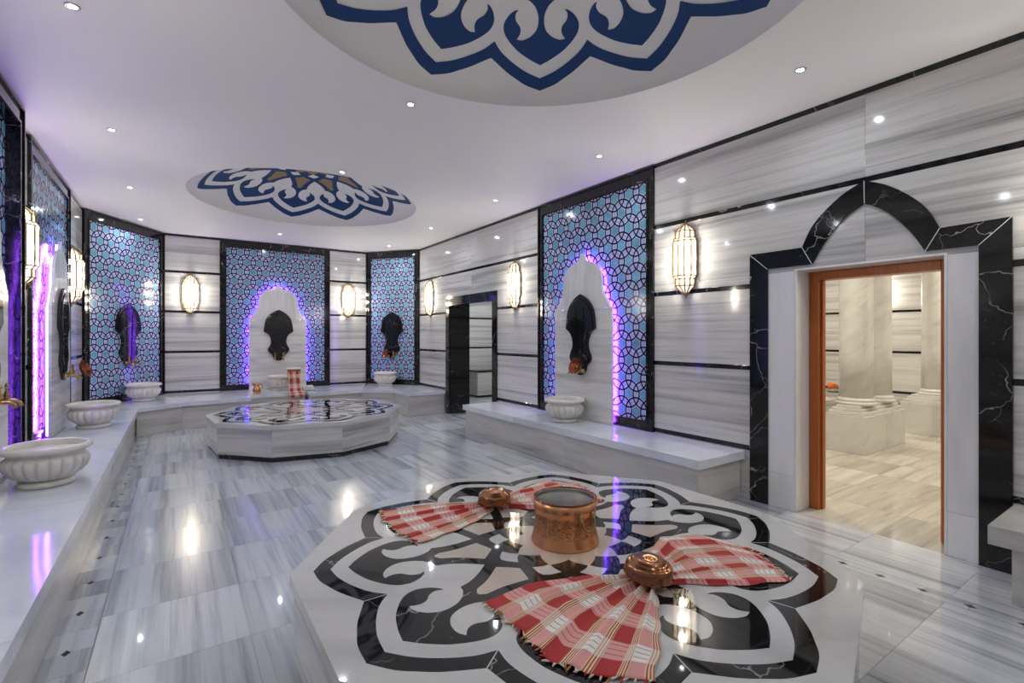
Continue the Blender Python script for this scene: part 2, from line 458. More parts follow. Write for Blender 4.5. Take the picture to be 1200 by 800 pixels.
RISE = .50; RS = (RD * RD + RISE * RISE) / (2 * RISE)
def cap(r): return sqrt(max(0, RS * RS - r * r)) - (RS - RISE) + .05 * min(1, max(0, (RD - r) / .05)) ** .6
def domepaint(poly, off):
    """flat outline cut into small cells and laid on the dome"""
    bm = bmesh.new(); bm.faces.new([bm.verts.new((x, y, 0)) for x, y in poly])
    for ax in (0, 1):
        lo, hi = min(p[ax] for p in poly), max(p[ax] for p in poly); k = lo + .07
        while k < hi:
            co, no = [0, 0, 0], [0, 0, 0]; co[ax] = k; no[ax] = 1
            bmesh.ops.bisect_plane(bm, geom=bm.verts[:] + bm.edges[:] + bm.faces[:], plane_co=co, plane_no=no); k += .07
    bm.verts.index_update()
    v = [(p.co.x, p.co.y, cap(hypot(p.co.x, p.co.y)) - off) for p in bm.verts]; f = [tuple(q.index for q in p.verts) for p in bm.faces]; bm.free()
    return v, f
DM = []
for di, (cx, cy) in enumerate(DOMES):
    dm = struct('ceiling_dome', (cx, cy, CEIL), 0, None)
    n = 96; rr = [RD, RD - .008, RD - .02, RD - .035, RD - .05, RD * .92, RD * .86, RD * .78, RD * .68, RD * .56, RD * .42, RD * .28, RD * .14, 0.0]
    v, f = [], []
    for r in rr:
        for i in range(n):
            t = 2 * pi * i / n; v.append((r * cos(t), r * sin(t), cap(r)))
    for k in range(len(rr) - 1):
        for i in range(n):
            j = (i + 1) % n; f.append((k * n + i, (k + 1) * n + i, (k + 1) * n + j, k * n + j))
    obj('recess', (v, f), M['dome_white'], dm, smooth=True)
    S = 1.533
    if not DM:
        for nm, c, off, mt in (('painted_band', band_half, .004, 'blue_paint'), ('painted_band', mir(band_half), .004, 'blue_paint'), ('painted_petal', heart, .004, 'blue_paint'), ('painted_lattice', lattice, .004, 'blue_paint'),
                               ('painted_kite', kite, .007, 'gold_paint'), ('painted_leaf', fish, .007, 'dome_white'), ('painted_rosette', ros, .010, 'gold_paint')):
            DM.append((nm, mesh(nm, *domepaint(scl(c, S), off), M[mt])))
    for nm, me in DM:
        for k in range(10 if nm != 'painted_rosette' else 1): link(nm, me, dm, (0, 0, 0), radians(18 + 36 * k))

# downlights
spots = [(x, y) for x in (-.5, 3.67) for y in (-.3, 1.74, 3.76, 5.80, 7.92, 9.98)] + [(1.575, -.3), (1.575, 3.79), (1.575, 5.80), (1.575, 9.96)]
LT = mesh('lens', *lathe([(.0, -.006), (.021, -.006), (.021, -.001), (0, -.001)], 20), M['lens'])
TR = mesh('trim_ring', *lathe([(.022, -.0005), (.036, -.0005), (.038, -.004), (.033, -.009), (.022, -.006), (.022, -.0005)], 24, closed=True), M['trim'], True)
where = {-.5: 'over the left bench', 1.575: 'on the middle line of the ceiling', 3.67: 'near the right wall'}
for i, (x, y) in enumerate(spots):
    t = thing('downlight', 'recessed ceiling spot ' + where[x] + ', ' + ('behind the viewer' if y < 0 else
              {-.5: {1.74: 'nearest the camera', 3.76: 'at the top edge of the picture', 5.8: 'second visible from the top edge', 7.92: 'third from the top edge', 9.98: 'farthest, before the corner panel'},
               1.575: {3.79: 'between the painted domes', 5.8: 'at the far dome rim', 9.96: 'in front of the back arch'},
               3.67: {1.74: 'beside the large dome', 3.76: 'before the big mosaic panel', 5.8: 'past the big mosaic panel', 7.92: 'above the narrow black doorway', 9.98: 'above the right corner panel'}}[x][y]),
              'ceiling light', (x, y, CEIL), 0, 'recessed ceiling spots')
    link('lens', LT, t); link('trim_ring', TR, t)
    ld = D.lights.new('downlight_lamp', 'AREA'); ld.shape = 'DISK'; ld.size = .04; ld.energy = SPOT_W; ld.color = SPOT_COL; ld.spread = radians(170)
    lo = D.objects.new('downlight_lamp', ld); COL.objects.link(lo); lo.location = (0, 0, -.012); lo.parent = t

# ------------------------------------------------------------------ walls
STRIPS = [(.45, .495), (1.19, 1.232), (1.94, 1.982), (2.68, 2.722), (3.355, 3.40)]
ROWS = [(0, .45), (.495, 1.19), (1.232, 1.94), (1.982, 2.68), (2.722, 3.355)]
_sl = {}
def slabmesh(wd, ht, mat, dep=.018):
    key = (round(wd, 3), round(ht, 3), mat, dep)
    if key not in _sl: _sl[key] = mesh('slab', *box(.0008, wd - .0008, -dep, 0, .0008, ht - .0008, .001), M[mat])
    return _sl[key]
def cladding(root, u0, u1, zlo=0., zhi=CEIL, joints=(), mat='wall_marble'):
    for a, b in ROWS:
        a, b = max(a, zlo), min(b, zhi)
        if b - a < .02: continue
        cuts = [u0] + [j for j in joints if u0 + .05 < j < u1 - .05] + [u1]
        for c0, c1 in zip(cuts[:-1], cuts[1:]):
            link('slab', slabmesh(c1 - c0, b - a, mat), root, (c0, 0, a))
    for a, b in STRIPS:
        if a < zlo - .001 or b > zhi + .001: continue
        n = max(1, round((u1 - u0) / .55)); st = (u1 - u0) / n
        for k in range(n): link('strip', slabmesh(st, b - a, 'black', .020), root, (u0 + k * st, 0, a))

wr = struct('wall_right', (WR, 10.0, 0), radians(-90))
T = .40
obj('backing', cat_([box(-.3, 1.45, .001, T, 0, CEIL), box(1.45, 3.03, .001, T, 2.12, CEIL), box(3.03, 7.90, .001, T, 0, CEIL), box(7.90, 8.88, .001, T, 2.06, CEIL), box(8.88, 11.5, .001, T, 0, CEIL)]), M['grout'], wr)
U = lambda y: 10.0 - y
cladding(wr, 0.03, 1.307, 0, 1.94); cladding(wr, 3.17, 4.30, 0, 1.94)
cladding(wr, 0.03, 1.307, 1.94, 2.26); cladding(wr, 3.17, 4.30, 1.94, 2.26)
cladding(wr, 0.03, 4.30, 2.2605, CEIL, joints=(2.3,))
cladding(wr, 6.395, U(2.50), 0, 2.06)
cladding(wr, U(.785), 11.4, 0, 2.06, joints=(10.4,))
cladding(wr, 6.395, 11.4, 2.0605, CEIL, joints=(U(1.592), 10.4))

wb = struct('wall_back', (-.22, 11.05, 0), 0)
obj('backing', box(-.05, 3.81, .001, .2, 0, CEIL), M['grout'], wb)
cladding(wb, 0.02, .895); cladding(wb, 2.946, 3.74)
wl = struct('wall_left', (-1.18, -1.3, 0), radians(90))
obj('backing', box(-.2, 10.85, .001, .2, 0, CEIL), M['grout'], wl)
cladding(wl, 0., 4.90, joints=(1.6, 3.2)); cladding(wl, 6.98, 7.65); cladding(wl, 9.72, 10.83)
wfl = struct('wall_left_corner', (-1.18, 9.55, 0), atan2(1.5, .96))
obj('backing', box(-.04, 1.82, .001, .2, 0, CEIL), M['grout'], wfl)
wfr = struct('wall_right_corner', (3.54, 11.05, 0), atan2(-1.05, .836))
obj('backing', box(-.04, 1.38, .001, .2, 0, CEIL), M['grout'], wfr)
wf = struct('wall_front', (4.376, -1.3, 0), radians(180))
obj('backing', box(0, 5.6, .001, .2, 0, CEIL), M['grout'], wf)
cladding(wf, 0., 5.55, joints=(1.1, 2.2, 3.3, 4.4))

# ------------------------------------------------------------------ mosaic panels in black marble frames
A = .224; ROW = A * sqrt(3) / 2
def star_poly(r, cx=0, cz=0):
    return [(cx + (r if i % 2 == 0 else r * .84) * cos(pi / 2 + i * pi / 6), cz + (r if i % 2 == 0 else r * .84) * sin(pi / 2 + i * pi / 6)) for i in range(12)]
STAR = mesh('star_tile', *wallprism(star_poly(.062), .0005, .0035), M['tile_star'])
def mosaic(root, u0, u1, z0, z1, d, singles, hole=None):
    """tile field u0..u1, z0..z1 on plane d out of the wall"""
    obj('tile_backing', wallprism([(u0, z0), (u1, z0), (u1, z1), (u0, z1)], d - .012, d), M['tile_base'], root)
    uc = (u0 + u1) / 2; nrow = int((z1 - z0) / ROW) + 3; ncol = int((u1 - u0) / A) + 3
    pts = []
    for r in range(-1, nrow):
        for c in range(-ncol // 2 - 1, ncol // 2 + 2):
            pts.append((uc + (c + .5 * (r % 2)) * A, z1 - .075 - r * ROW))
    def hidden(u, z): return hole and abs(u - hole[0]) < hole[1] - .14 and z < hole[2] - .12
    rings, white, light, stars = [], [], [], []
    for (u, z) in pts:
        if hidden(u, z): continue
        # ring
        R1, R2, n = .7 * A - .0095, .7 * A + .0095, 40
        for i in range(n):
            ta, tb = 2 * pi * i / n, 2 * pi * (i + 1) / n
            q = [(u + R1 * cos(ta), z + R1 * sin(ta)), (u + R2 * cos(ta), z + R2 * sin(ta)), (u + R2 * cos(tb), z + R2 * sin(tb)), (u + R1 * cos(tb), z + R1 * sin(tb))]
            if max(p[0] for p in q) < u0 or min(p[0] for p in q) > u1 or max(p[1] for p in q) < z0 or min(p[1] for p in q) > z1: continue
            if hidden(*q[0]): continue
            q = clip(q, u0, u1, z0, z1)
            if q: rings.append(([(a, -d - .0022, b) for a, b in q], [tuple(range(len(q)))]))
        q = clip(star_poly(.071, u, z), u0, u1, z0, z1)
        if q: white.append(([(a, -d - .0010, b) for a, b in q], [tuple(range(len(q)))]))
        full = u0 + .058 < u < u1 - .058 and z0 + .064 < z < z1 - .064
        if singles and full: link('star_tile', STAR, root, (u, -d - .0006, z))
        else:
            q = clip(star_poly(.062, u, z), u0, u1, z0, z1)
            if q: stars.append(([(a, -d - .0034, b) for a, b in q], [tuple(range(len(q)))]))
        for ang in (0, 60, 120):
            mu, mz = u + A / 2 * cos(radians(ang)), z + A / 2 * sin(radians(ang)); c_, s_ = cos(radians(ang)), sin(radians(ang))
            for (hx, hz, lay, dd) in ((.026, .036, white, .0012), (.020, .029, light, .0030)):
                q = [(-hx, -hz), (-hx * .72, 0), (-hx, hz), (0, hz * .86), (hx, hz), (hx * .72, 0), (hx, -hz), (0, -hz * .86)] if ang else [(-hx, -hz), (-hx * 1.15, 0), (-hx, hz), (hx, hz), (hx * 1.15, 0), (hx, -hz)]
                q = [(mu + a * c_ - b * s_, mz + a * s_ + b * c_) for a, b in q]
                q = clip(q, u0, u1, z0, z1)
                if q: lay.append(([(a, -d - dd, b) for a, b in q], [tuple(range(len(q)))]))
    stuff(obj('navy_rings', cat_(rings), M['tile_navy'], root))
    stuff(obj('white_outlines', cat_(white), M['tile_white'], root))
    stuff(obj('small_tiles', cat_(light), M['tile_light'], root))
    if stars: stuff(obj('star_tiles', cat_(stars), M['tile_star'], root))

def frame_bar(root, name, poly, d, lip=.0):
    obj(name, wallprism(poly, 0.0, d), M['black'], root)
def panel_frame(root, u0, u1, z0, z1, fw, d, top=.15, bot=.11):
    i0, i1, j0, j1 = u0 + fw, u1 - fw, z0 + bot, z1 - top
    frame_bar(root, 'frame_bar', [(u0, z0), (i0, j0), (i0, j1), (u0, z1)], d)
    frame_bar(root, 'frame_bar', [(u1, z0), (u1, z1), (i1, j1), (i1, j0)], d)
    frame_bar(root, 'frame_bar', [(u0, z1), (i0, j1), (i1, j1), (u1, z1)], d)
    frame_bar(root, 'frame_bar', [(u0, z0), (u1, z0), (i1, j0), (i0, j0)], d)
    e = .022                       # raised outer and inner beads
    for a0, a1, b0, b1, dd in ((u0, u1, z0, z1, d + .016), (i0 - .03, i1 + .03, j0 - .03, j1 + .03, d + .008)):
        obj('frame_bead', cat_([wallprism([(a0, b0), (a0 + e, b0 + e), (a0 + e, b1 - e), (a0, b1)], d - .002, dd), wallprism([(a1, b0), (a1, b1), (a1 - e, b1 - e), (a1 - e, b0 + e)], d - .002, dd),
              wallprism([(a0, b1), (a0 + e, b1 - e), (a1 - e, b1 - e), (a1, b1)], d - .002, dd), wallprism([(a0, b0), (a1, b0), (a1 - e, b0 + e), (a0 + e, b0 + e)], d - .002, dd)]), M['black'], root)
    return i0, i1, j0, j1

ARCH = [(.53, 0), (.53, 1.40), (.50, 1.415)] + curve([(.50, 1.415), (.475, 1.45), (.455, 1.48)])[1:] + curve([(.445, 1.50), (.405, 1.55), (.37, 1.63)]) + curve([(.362, 1.65), (.362, 1.74), (.335, 1.86), (.26, 1.945), (.165, 1.99)]) + curve([(.150, 2.0), (.085, 2.015), (.045, 2.055), (.022, 2.10), (0, 2.12)])
def niche(root, uc, zb, d, sw=1.0):
    """arched marble slab standing proud of the mosaic, with violet LEDs behind its edge; zb = foot height"""
    s = [(uc + x, zb + z) for x, z in ARCH]; full = s + [(2 * uc - x, z) for x, z in s[::-1]][1:]
    sp = zb + 1.40
    low = [(uc - .53, zb), (uc + .53, zb), (uc + .53, sp), (uc - .53, sp)]
    up = [p for p in full if p[1] >= sp + .001]
    up = [(uc + .53, sp + .0015)] + up + [(uc - .53, sp + .0015)]
    obj('niche_slab', wallprism(low, d + .060, d + .088), M['niche_streak'], root)
    obj('niche_arch', wallprism(up, d + .060, d + .088), M['niche_marble'], root)
    obj('niche_core', wallprism([(uc - .36, zb), (uc + .36, zb), (uc + .36, sp - .05), (uc + .22, sp + .4), (uc - .22, sp + .4), (uc - .36, sp - .05)], d, d + .060), M['grout'], root)
    def inset(side):
        pts = []
        for x, z in ARCH:
            k = max(0, (x - .055)); pts.append((uc + side * k, -(d + .046), zb + (.02 if z == 0 else z - .045)))
        return pts
    for sd in (1, -1):
        p = inset(sd); p.append((uc, -(d + .046), zb + 2.045))
        # densify so the strip reads as a continuous ribbon
        obj('led_strip', tube(p, .011, 6), M['led'], root)

def panel(label, wallroot, u0, u1, z0, z1, fw, d, tile_d, singles, nic=None):
    """wallroot gives location and rotation of the wall frame"""
    rz = wallroot.rotation_euler[2]; um = (u0 + u1) / 2
    loc = (wallroot.location[0] + um * cos(rz), wallroot.location[1] + um * sin(rz), 0)
    t = thing('mosaic_panel', label, 'wall panel', loc, rz, 'blue mosaic wall panels')
    h = (u1 - u0) / 2
    i0, i1, j0, j1 = panel_frame(t, -h, h, z0, z1, fw, d)
    mosaic(t, i0, i1, j0, j1, tile_d, singles, (nic, .53, z0 + 1.42) if nic is not None else None)
    if nic is not None: niche(t, nic, .445, tile_d)
    return t
ZB = .442
p_right = panel('tall blue star mosaic panel with lit marble arch on the right wall, between two lanterns', wr, U(5.70), U(3.605), ZB, 3.385, .11, .032, .016, True, U(4.70) - (U(5.70) + U(3.605)) / 2)
p_back = panel('wide blue star mosaic panel with violet-lit arch in the middle of the back wall', wb, .895, 2.946, ZB, 3.385, .11, .032, .016, False, 0.0)
p_lc = panel('blue star mosaic panel filling the angled left corner of the back wall', wfl, .015, 1.765, ZB, 3.385, .11, .032, .016, False)
p_rc = panel('narrow blue star mosaic panel filling the angled right corner of the back wall', wfr, .015, 1.327, ZB, 3.385, .11, .032, .016, False)
p_l2 = panel('blue mosaic panel with bright violet arch on the left wall, the farther of two', wl, 7.65, 9.72, ZB, 3.385, .11, .032, .016, False, .03)
p_l1 = panel('blue mosaic panel at the left edge of the picture, in a deep black frame', wl, 4.90, 6.98, ZB, 3.385, .11, .115, .03, False, .06)

# ------------------------------------------------------------------ benches
def bench_slabs(t, poly_front, zt, th, mat_t='bench_top'):
    pass
def slab_part(t, poly, z0, z1, mat='bench_top', name='seat_slab'):
    return obj(name, prism(poly, z0, z1), M[mat], t)
BT = .44
# left bench, with the run along the back wall as its neighbours
t = thing('marble_bench', 'long low white marble bench along the left wall carrying three fluted basins', 'bench', (-.8, 4.0, 0))
yy = [-1.27, .6, 2.4, 4.2, 6.0, 7.7, 9.13]
def L(poly): return [(x + .8, y - 4.0) for x, y in poly]
for a, b in zip(yy[:-1], yy[1:]):
    last = b > 9
    slab_part(t, L([(-1.155, a + .001), (-.475, a + .001), (-.475, b - .001), (-1.155, (9.50 if last else b) - .001)]), BT - .075, BT)
    obj('front_panel', prism(L([(-.545, a + .001), (-.52, a + .001), (-.52, (9.235 if last else b - .001)), (-.545, (9.21 if last else b - .001))]), .001, BT - .076), M['bench_face'], t)
obj('core', prism(L([(-1.15, -1.25), (-.546, -1.25), (-.546, 9.05), (-1.15, 9.3)]), .001, BT - .076), M['grout'], t)
# back bench (three straight runs following the walls, with a recess at the middle)
t = thing('marble_bench', 'low white marble bench running along the back wall under the arch', 'bench', (1.7, 10.2, 0))
def L(poly): return [(x - 1.7, y - 10.2) for x, y in poly]
e = .0015
segs = [[(-.475 + e, 9.135), (0.07, 9.50), (-.20, 10.99), (-1.135, 9.52)],
        [(.07 + e, 9.50), (1.06, 9.62), (1.06, 11.0), (-.19, 11.0)],
        [(1.06 + e, 9.98), (2.05, 10.05), (2.05, 11.0), (1.06 + e, 11.0)],
        [(2.05 + e, 9.70), (3.06, 9.80), (3.50, 11.0), (2.05 + e, 11.0)],
        [(3.06 + e, 9.80), (3.56, 9.40), (3.56, 8.70), (4.335, 8.70), (4.335, 9.95), (3.53, 10.98)]]
for s in segs: slab_part(t, L(s), BT - .065, BT)
faces = [[(-.50, 9.20), (.06, 9.56), (.04, 9.60), (-.52, 9.24)], [(.06 + e, 9.56), (1.055, 9.68), (1.055, 9.72), (.05, 9.60)], [(1.06 + e, 10.03), (2.05, 10.10), (2.05, 10.14), (1.06, 10.07)], [(2.05 + e, 9.75), (3.05, 9.85), (3.07, 9.89), (2.05 + e, 9.80)],
         [(3.05 + e, 9.85), (3.59, 9.42), (3.62, 9.45), (3.07, 9.89)], [(3.59, 9.415), (3.59, 8.74), (3.62, 8.765), (3.62, 9.45)], [(3.59, 8.738), (4.335, 8.738), (4.335, 8.763), (3.62, 8.763)]]
for s in faces: obj('front_panel', prism(L(s), .001, BT - .066), M['bench_face'], t)
obj('core', cat_([prism(L(s), .002, BT - .067) for s in ([(-.5, 9.3), (.05, 9.62), (-.2, 10.95), (-1.1, 9.55)], [(.05, 9.62), (1.04, 9.74), (1.04, 10.98), (-.19, 10.98)], [(1.04, 10.09), (2.06, 10.16), (2.06, 10.98), (1.04, 10.98)], [(2.07, 9.82), (3.07, 9.91), (3.48, 10.98), (2.07, 10.98)], [(3.08, 9.91), (3.63, 9.46), (3.63, 8.77), (4.33, 8.77), (4.33, 9.9), (3.53, 10.95)])]), M['grout'], t)
# right bench
t = thing('marble_bench', 'free-ended low marble bench along the right wall below the big mosaic panel', 'bench', (4.0, 4.6, 0))
def L(poly): return [(x - 4.0, y - 4.6) for x, y in poly]
for a, b in ((2.553, 3.95), (3.95, 5.35), (5.35, 6.74)):
    slab_part(t, L([(3.66, a + .001), (4.353, a + .001), (4.353, b - .001), (3.66, b - .001)]), BT - .075, BT)
for a, b in ((2.60, 4.35), (4.35, 6.69)):
    obj('front_panel', prism(L([(3.69, a + .001), (3.715, a + .001), (3.715, b - .001), (3.69, b - .001)]), .001, BT - .076), M['bench_face'], t)
obj('end_panel', prism(L([(3.716, 2.60), (4.35, 2.60), (4.35, 2.625), (3.716, 2.625)]), .001, BT - .076), M['bench_face'], t)
obj('end_panel', prism(L([(3.716, 6.665), (4.35, 6.665), (4.35, 6.69), (3.716, 6.69)]), .001, BT - .076), M['bench_face'], t)
obj('core', prism(L([(3.717, 2.63), (4.35, 2.63), (4.35, 6.66), (3.717, 6.66)]), .001, BT - .077), M['grout'], t)
# near bench at the right edge
t = thing('marble_bench', 'short thick marble bench end at the right edge of the picture beside the doorway', 'bench', (4.0, -.2, 0))
def L(poly): return [(x - 4.0, y + .2) for x, y in poly]
slab_part(t, L([(3.765, -1.27), (4.353, -1.27), (4.353, .78), (3.765, .78)]), BT - .105, BT, 'bench_face')
obj('front_panel', prism(L([(3.86, -1.27), (3.89, -1.27), (3.89, .70), (3.86, .70)]), .001, BT - .106), M['bench_face'], t)
obj('end_panel', prism(L([(3.891, .67), (4.35, .67), (4.35, .70), (3.891, .70)]), .001, BT - .106), M['bench_face'], t)

# ------------------------------------------------------------------ decagonal platforms with inlaid flower
R1 = 1.318
PM = {}
def platform(label, cx, cy, R, rotdeg):
    t = thing('marble_platform', label, 'platform', (cx, cy, 0), radians(rotdeg))
    s = R / R1; ZT = BT
    def pm(nm, vf, mt):
        key = (nm, round(R, 3))
        if key not in PM: PM[key] = mesh(nm, *vf, M[mt])
        return PM[key]
    edge = [P(1, 0), P(1, 36)] + rot(b_out[:-1], 36)[:0]
    valley = b_out + rot(mir(b_out), 36)[1:]
    edge = [P(1, .04), P(1, 35.96)] + [p for p in valley[::-1]]
    g = .0012
    for k in range(10):
        a = radians(36 * k)
        link('edge_slab', pm('edge_slab', prism(scl(edge, R), ZT - .05, ZT), 'plat_white'), t, (0, 0, 0), a)
        # side panels hang under the slab, skirting set back below
        c = cos(radians(18)) * R
        wv = R * sin(radians(18))
        link('side_panel', pm('side_panel', box(c - .05, c - .018, -wv * .985 + .001, wv * .985 - .001, .062, ZT - .051), 'plat_side'), t, (0, 0, 0), a + radians(18))
        link('skirting', pm('skirting', box(c - .07, c - .04, -wv * .965, wv * .965, .001, .061), 'black'), t, (0, 0, 0), a + radians(18))
        link('petal_band', pm('petal_band', prism(scl(band_half, R), ZT - .004, ZT + .0004), 'black_floor'), t, (0, 0, 0), a)
        link('petal_band', pm('petal_band_b', prism(scl(mir(band_half), R), ZT - .004, ZT + .0004), 'black_floor'), t, (0, 0, 0), a)
        link('petal_heart', pm('petal_heart', prism(scl(heart, R), ZT - .004, ZT + .0004), 'black_floor'), t, (0, 0, 0), a)
        link('lattice_inlay', pm('lattice_inlay', prism(scl(lattice, R), ZT - .004, ZT + .0004), 'black_floor'), t, (0, 0, 0), a)
        link('joint_line', pm('joint_line', prism(rot(scl([(.721, -.0016), (.795, -.0016), (.795, .0016), (.721, .0016)], R), 18), ZT - .003, ZT + .0007), 'plat_white'), t, (0, 0, 0), a)
        link('kite_inlay', pm('kite_inlay', prism(scl(kite, R), ZT - .004, ZT + .0008), 'beige'), t, (0, 0, 0), a)
        link('leaf_inlay', pm('leaf_inlay', prism(scl(fish, R), ZT - .004, ZT + .0008), 'plat_white'), t, (0, 0, 0), a)
    obj('centre_slab', prism(scl(flower, R * .9995), ZT - .05, ZT), M['plat_white'], t)
    obj('rosette_inlay', prism(scl(ros, R), ZT - .003, ZT + .0009), M['beige'], t)
    obj('core', prism([(R * .93 * cos(radians(36 * k)), R * .93 * sin(radians(36 * k))) for k in range(10)], .001, ZT - .051), M['grout'], t)
    return t
platform('ten-sided marble platform in the foreground, inlaid with a black flower, carrying the copper cauldron', 1.666, 1.96, R1, 162)
platform('ten-sided marble platform at the far end of the room, empty, with reflecting black inlay', 1.571, 7.52, 1.30, 167.7)

# ------------------------------------------------------------------ wall lanterns
LP = [(0, 0.0), (.105, .100), (.175, .100), (.205, .125), (.56, .125), (.59, .100), (.66, .100), (.76, 0.0)]
NF = 6
def lpt(r, k): 
    a = pi * k / NF; return (r * cos(a), -.012 - r * 1.0 * sin(a))
lantern_mesh = {}
def quad_facet(k, a, b):
    (za, ra), (zb, rb) = LP[a], LP[b]
    v = [(*lpt(ra, k), za), (*lpt(ra, k + 1), za), (*lpt(rb, k + 1), zb), (*lpt(rb, k), zb)]
    return (v, [(0, 1, 2, 3)]) if ra > 0 and rb > 0 else ((v[1:] if ra == 0 else v[:3]), [(0, 1, 2)])
lantern_mesh['pane'] = [mesh('pane', *quad_facet(k, 3, 4), M['pane']) for k in range(NF)]
lantern_mesh['ends'] = [mesh('end_glass', *cat_([quad_facet(k, a, a + 1) for k in range(NF) for a in q]), M['pane_dim']) for q in ((0, 1, 2), (4, 5, 6))]
bars = []
for k in range(NF + 1):
    bars.append(tube([(*lpt(r * 1.03, k), z) for z, r in LP], .0082, 5))
for a in range(1, 7):
    z, r = LP[a]; bars.append(tube([(*lpt(r * 1.02, k), z) for k in range(NF + 1)], .0078, 5))
for zz in (.265, .50):
    bars.append(tube([(*lpt(.1275, k), zz) for k in range(NF + 1)], .0025, 4))
    for k in range(NF):            # little pointed arches across each pane
        p, q = lpt(.1275, k), lpt(.1275, k + 1); sgn = 1 if zz > .4 else -1
        for ss in (0, 1):
            a_, b_ = ((p, q) if ss == 0 else (q, p))
            bars.append(tube([(a_[0], a_[1], zz - sgn * .035), ((a_[0] * .8 + b_[0] * .2), (a_[1] * .8 + b_[1] * .2), zz - sgn * .012), ((p[0] + q[0]) / 2, (p[1] + q[1]) / 2, zz)], .002, 4))
for a, b in ((1, 2), (5, 6)):      # lattice on the small drums
    for k in range(NF):
        for c0, c1 in ((0, 1), (1, 0)):
            p, q = lpt(.101, k + c0), lpt(.101, k + c1)
            bars.append(tube([(*p, LP[a][0]), (*q, LP[b][0])], .0014, 4))
lantern_mesh['frame'] = mesh('lantern_frame', *cat_(bars), M['brass_frame'])
lantern_mesh['plate'] = mesh('back_plate', *wallprism([(x, z) for z, x in LP] + [(-x, z) for z, x in LP[::-1]][1:-1], .0, .010), M['bronze_plate'])
lantern_mesh['finial'] = [mesh('finial', *q, M['brass_frame'], True) for q in (xf(lathe([(0, 0), (.008, .006), (.005, .014), (.009, .022), (0, .032)], 10), (0, -.014, .752)), xf(lathe([(0, -.03), (.009, -.02), (.005, -.012), (.008, -.004), (0, .004)], 10), (0, -.014, .002)))]
def lantern(x, y, rz, label, zb=1.915):
    t = thing('wall_lantern', label, 'wall lamp', (x, y, zb), rz, 'brass wall lanterns')
    for m_ in lantern_mesh['pane']: link('pane', m_, t)
    [link('end_glass', m_, t) for m_ in lantern_mesh['ends']]; link('lantern_frame', lantern_mesh['frame'], t)
    link('back_plate', lantern_mesh['plate'], t); [link('finial', m_, t) for m_ in lantern_mesh['finial']]
    for bz in (.20, .38, .56):
        ld = D.lights.new('lantern_bulb', 'POINT'); ld.energy = LAMP_W / 3; ld.color = LAMP_COL; ld.shadow_soft_size = .036
        lo = D.objects.new('lantern_bulb', ld); COL.objects.link(lo); lo.location = (0, -.062, bz); lo.parent = t
    return t
o = .021
lantern(WR - o, 3.19, radians(-90), 'lit brass wall lantern between the big mosaic panel and the wooden doorway')
lantern(WR - o, 6.29, radians(-90), 'lit brass wall lantern between the narrow black doorway and the big mosaic panel')
lantern(WR - o, 9.40, radians(-90), 'lit brass wall lantern beside the right corner panel, left of the narrow black doorway')
lantern(.20, 11.05 - o, 0, 'lit brass wall lantern on the back wall, left of the middle arch')
lantern(3.12, 11.05 - o, 0, 'lit brass wall lantern on the back wall, right of the middle arch')
lantern(-1.18 + o, 5.98, radians(90), 'lit brass wall lantern between the two mosaic panels of the left wall')
lantern(-1.18 + o, 8.565, radians(90), 'lit brass wall lantern on the left wall, just before the left corner panel')
lantern(-1.18 + o, 2.9, radians(90), 'unseen lit wall lantern added on the left wall beyond the picture edge')  # unseen lantern, added to help light the room
lantern(WR - o, .35, radians(-90), 'unseen lit wall lantern added on the right wall beyond the picture edge')  # also added out of view, lights the room from the door side

# ------------------------------------------------------------------ black fountain plaques with brass taps
PL = curve([(.0, 1.035), (.10, .985), (.19, .905), (.245, .80), (.275, .60)], 5) + curve([(.275, .595), (.19, .535), (.148, .45), (.142, .37), (.165, .30)])[0:] + curve([(.18, .275), (.198, .235), (.185, .185), (.14, .14)]) + curve([(.12, .12), (.095, .06), (.05, .015), (0, 0)])
def plaque_poly(s=1.0, cz=.55):
    r = [(x * s, cz + (z - cz) * s) for x, z in PL]; return r + [(-x, z) for x, z in r[::-1]][1:-1]
PLM = mesh('plaque', *wallprism(plaque_poly(), 0, .028), M['black'])
PLF = mesh('raised_field', *wallprism(plaque_poly(.88), .0281, .036), M['black'])
RIB = mesh('fluted_rib', *cat_([wallprism([(x - .006, .10), (x + .006, .10), (x * 1.6 + .007, .93 - abs(x) * 1.6), (x * 1.6 - .007, .93 - abs(x) * 1.6)], .036, .042) for x in (-.045, .045)]), M['black'])
def tapmesh(sd):
    parts = [xf(lathe([(.0, 0), (.028, 0), (.028, .008), (.014, .012), (.012, .05)], 14), (0, -.036, 0), rx=pi / 2),
             tube([(0, -.05, 0), (0, -.09, .0), (0, -.125, -.004), (0, -.15, -.02), (0, -.16, -.045)], [.013, .015, .013, .012, .013], 10)]
    return cat_(parts)
TAPB = mesh('tap', *tapmesh(1), M['brass'], True)
TAPV = mesh('valve', *cat_([lathe([(.010, 0), (.017, .006), (.02, .02), (.012, .034), (.015, .042), (.006, .055), (.006, .075), (.012, .085), (.008, .10), (0, .108)], 12), tube([(-.028, 0, .07), (.028, 0, .07)], .006, 8)]), M['brass'], True)
def plaque(x, y, rz, z, label, taps=True, both=(-.075, .075)):
    t = thing('tap_plaque', label, 'water fountain', (x, y, z), rz, 'black marble fountain plaques')
    link('plaque', PLM, t); link('raised_field', PLF, t); link('fluted_rib', RIB, t)
    for u in both:
        tp = link('tap', TAPB, t, (u, 0, .055)); link('valve', TAPV, tp, (0, -.085, .012))
    return t
pr = .105
ZP = 1.005
plaque(WR - pr, 4.70, radians(-90), ZP, 'black marble fountain plaque with brass taps on the lit arch of the right wall')
plaque(1.70, 11.05 - pr, 0, ZP, 'black marble fountain plaque with brass taps on the arch of the back wall')
